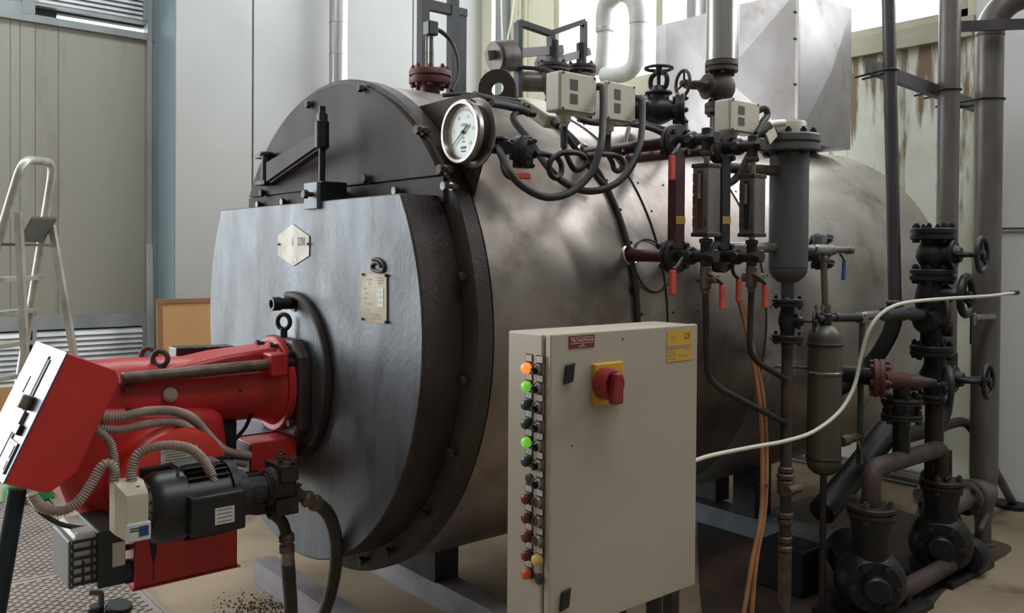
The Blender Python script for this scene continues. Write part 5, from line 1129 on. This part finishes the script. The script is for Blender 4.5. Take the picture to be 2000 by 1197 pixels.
# ------------------------------------------------------------------ hoses and cables at right
t = thing('white_hose', 'thin white plastic hose sweeping from behind the cabinet to the right edge', 'hose', P(1600,835,y=-1.2))
wp = [P(1362,898,y=-1.12), P(1400,887,y=-1.12), P(1470,873,y=-1.13), P(1535,861,y=-1.14), P(1590,842,y=-1.15), P(1640,803,y=-1.16), P(1668,755,y=-1.17), P(1681,700,y=-1.18), P(1696,648,y=-1.2), P(1722,612,y=-1.22), P(1765,592,y=-1.24), P(1850,583,y=-1.26), P(1930,578,y=-1.28), P(1980,572,y=-1.3)]
MB().tube(spline([V((-.12, -1.02, .008)), V((-.02, -1.03, .10)), wp[0]+V((-.26, .02, -.09)), wp[0]+V((-.12, .01, -.022))]+wp, 7), .0062, 10).build('tube', 'white_hose', t)
MB().rod(wp[-1]-V((.012, -.006, 0)), wp[-1]+(wp[-1]-wp[-2]).normalized()*.03, .0095, 10).build('end_fitting', 'black_plastic', t)
for i, du in enumerate((-4, 4)):
    cable([P(1442+du*.5,575,y=-.92), P(1455+du*.5,625,y=-.93), P(1470+du*.6,690,y=-.95), P(1484+du,760,y=-.97), P(1491+du,830,y=-.98), P(1493+du,930,y=-.99), P(1489+du*.8,1010,y=-1.0), P(1474+du,1090,y=-1.01), P(1462+du*1.8,1185,y=-1.02), P(1458+du*3,1225,y=-1.02)], .0072, ['left orange cable hanging in front of the dark shell', 'right orange cable hanging in front of the dark shell'][i], 'orange_cable')
for v in (800, 945): tag(MB().torus(P(1492,v,y=-.985), ZA, .014, .003, 16, 6).build('cable_tie', 'rust_iron'), 'cable tie round the orange cables, %s one' % ('upper' if v < 900 else 'lower'), 'cable tie')
# ------------------------------------------------------------------ left side things
# ladder
t = thing('stepladder', 'aluminium stepladder with grey tray standing before the louvre wall', 'ladder', (-.55, 2.35, 0))
W_ = V((.61, .79, 0)); Sd = V((-.79, .61, 0)); tc = P(72,345,y=2.3); W2 = .21
def rp(u, v, side): # point on the view ray, at the plane of one ladder side
    n = W_; r = RT*((u-1000)/FPX)+DN*((v-PPY)/FPX)+FW; base_ = tc+W_*side; return CAM+r*((base_-CAM).dot(n)/r.dot(n))
near, far = -W2, W2
lf0, lf1 = rp(45,335,near), rp(0,478,near); rf0, rf1 = rp(105,340,far), rp(36,760,far)
dl0 = (lf1-lf0); lfoot = lf0+dl0*(lf0.z/-dl0.z); dr0 = (rf1-rf0); rfoot = rf0+dr0*(rf0.z/-dr0.z)
top = fillet([lfoot, lf0+V((0, 0, .06)), rf0+V((0, 0, .06)), rfoot], .10, 8)
MB().tube(top, .021, 14).build('front_rail', 'alu_ladder', t)
bl0, bl1 = rp(36,415,near), rp(50,720,near); br0, br1 = rp(101,440,far), rp(144,690,far)
for a, c_ in ((bl0, bl1), (br0, br1)):
    d = c_-a; foot = a+d*(a.z/-d.z); MB().bar(a, foot, .03, .03, up=(.6, .8, 0)).build('rear_leg', 'alu_ladder', t, smooth=False)
for v in (478, 545, 612, 678, 745):
    zz = P(40, v, y=2.3).z; a = lf0+dl0*((lf0.z-zz)/-dl0.z); c_ = rf0+dr0*((rf0.z-zz)/-dr0.z)
    if v == 478: MB().bar(a, br0+(br1-br0)*((br0.z-zz)/(br0.z-br1.z)), .02, .014).build('brace', 'grey_plastic', t, smooth=False); continue
    MB().bar(a, c_, .08, .022, up=ZA).build('step', 'alu_ladder', t, smooth=False)
tr_ = [rp(38,472,near+.02), rp(62,428,near+.02), rp(112,428,far), rp(84,474,far)]
MB().prism(tr_, V((0, -.0, .012))).build('tray', 'grey_plastic', t, smooth=False)
# plywood
q = [P(u, v, y=3.42) for u, v in ((309,585),(411,583))]
t = thing('plywood_sheet', 'upright brown plywood sheet leaning by the blue column', 'board', ((q[0].x+q[1].x)/2, 3.44, 0))
MB().obox((q[0].x, 3.40, 0), (.62, 0, 0), (0, .018, 0), (0, .05, q[0].z)).build('sheet', 'plywood', t, smooth=False)
b = MB().obox((q[0].x, 3.392, 0), (.035, 0, 0), (0, .008, 0), (0, .05, q[0].z)); b.obox((q[0].x, 3.44, q[0].z-.03), (.62, 0, 0), (0, .01, 0), (0, .0015, .03)); b.build('batten', 'plywood_edge', t, smooth=False)
# brown board far left
tag(MB().box(-.75, P(24,780,y=3.7).x, 3.68, 3.70, 0, P(10,757,y=3.7).z).build('hardboard_sheet', 'plywood', smooth=False), 'brown board edge at the left margin below the louvre', 'board')
# green canister
t = thing('green_canister', 'bright green plastic canister on the floor under the tilted control box', 'canister', P(68,985,z=0))
q = P(66,984,z=0)
MB().lathe((q.x, q.y+.1, 0), ZA, [(0, .10), (.01, .115), (.03, .12), (.10, .118), (.14, .10), (.16, .05), (.18, .03)], 30).build('body', 'green_plastic', t)
MB().rod((q.x, q.y+.1, .178), (q.x, q.y+.1, .2), .034, 16).build('cap', 'dark_grey_green', t)
# small floor valve at the bottom
t = thing('floor_valve', 'dark grey-green oil valve with bent handle at the bottom edge', 'valve', P(205,1215,z=0))
q = P(205,1205,z=.03)
b = MB().rod(q+V((-.07, .0, .0)), q+V((.06, -.03, .0)), .022, 14); b.rod(q+V((-.03, 0, .0)), q+V((-.03, 0, .045)), .024, 14); b.build('valve_body', 'dark_grey_green', t)
MB().lathe(q+V((.035, -.02, .012)), (.1, -.2, 1), [(0, .02), (.008, .04), (.022, .043), (.03, .038), (.032, 0)], 24, cap=False).build('cap', 'dark_grey_green', t)
MB().tube(fillet([q+V((-.012, 0, .0)), q+V((-.012, 0, .085)), q+V((-.045, .01, .09))], .01, 3), .010, 8).build('handle', 'grey_plastic', t)
# loose strip leaning in the corner of the recess and cords on the end wall
q = P(297,476,y=3.6)
tag(MB().bar((q.x+.01, 3.62, 0), (q.x, 3.66, q.z), .012, .04, up=(1, 0, 0)).build('metal_strip', 'grey_frame', smooth=False), 'narrow grey metal strip leaning against the blue column', 'strip')
for i, (u0, u1) in enumerate(((978, 981), (1007, 990))):
    tag(MB().tube(spline([P(u0, -30, x=XE-.26), P((u0+u1)/2, 40, x=XE-.26), P(u1, 95, x=XE-.26), P(u1, 240, x=XE-.26)], 6), .008, 8).build('cord', 'white_hose'), ['straight white cord hanging before the corner pipe', 'slanting white cord beside the narrow window'][i], 'cord')
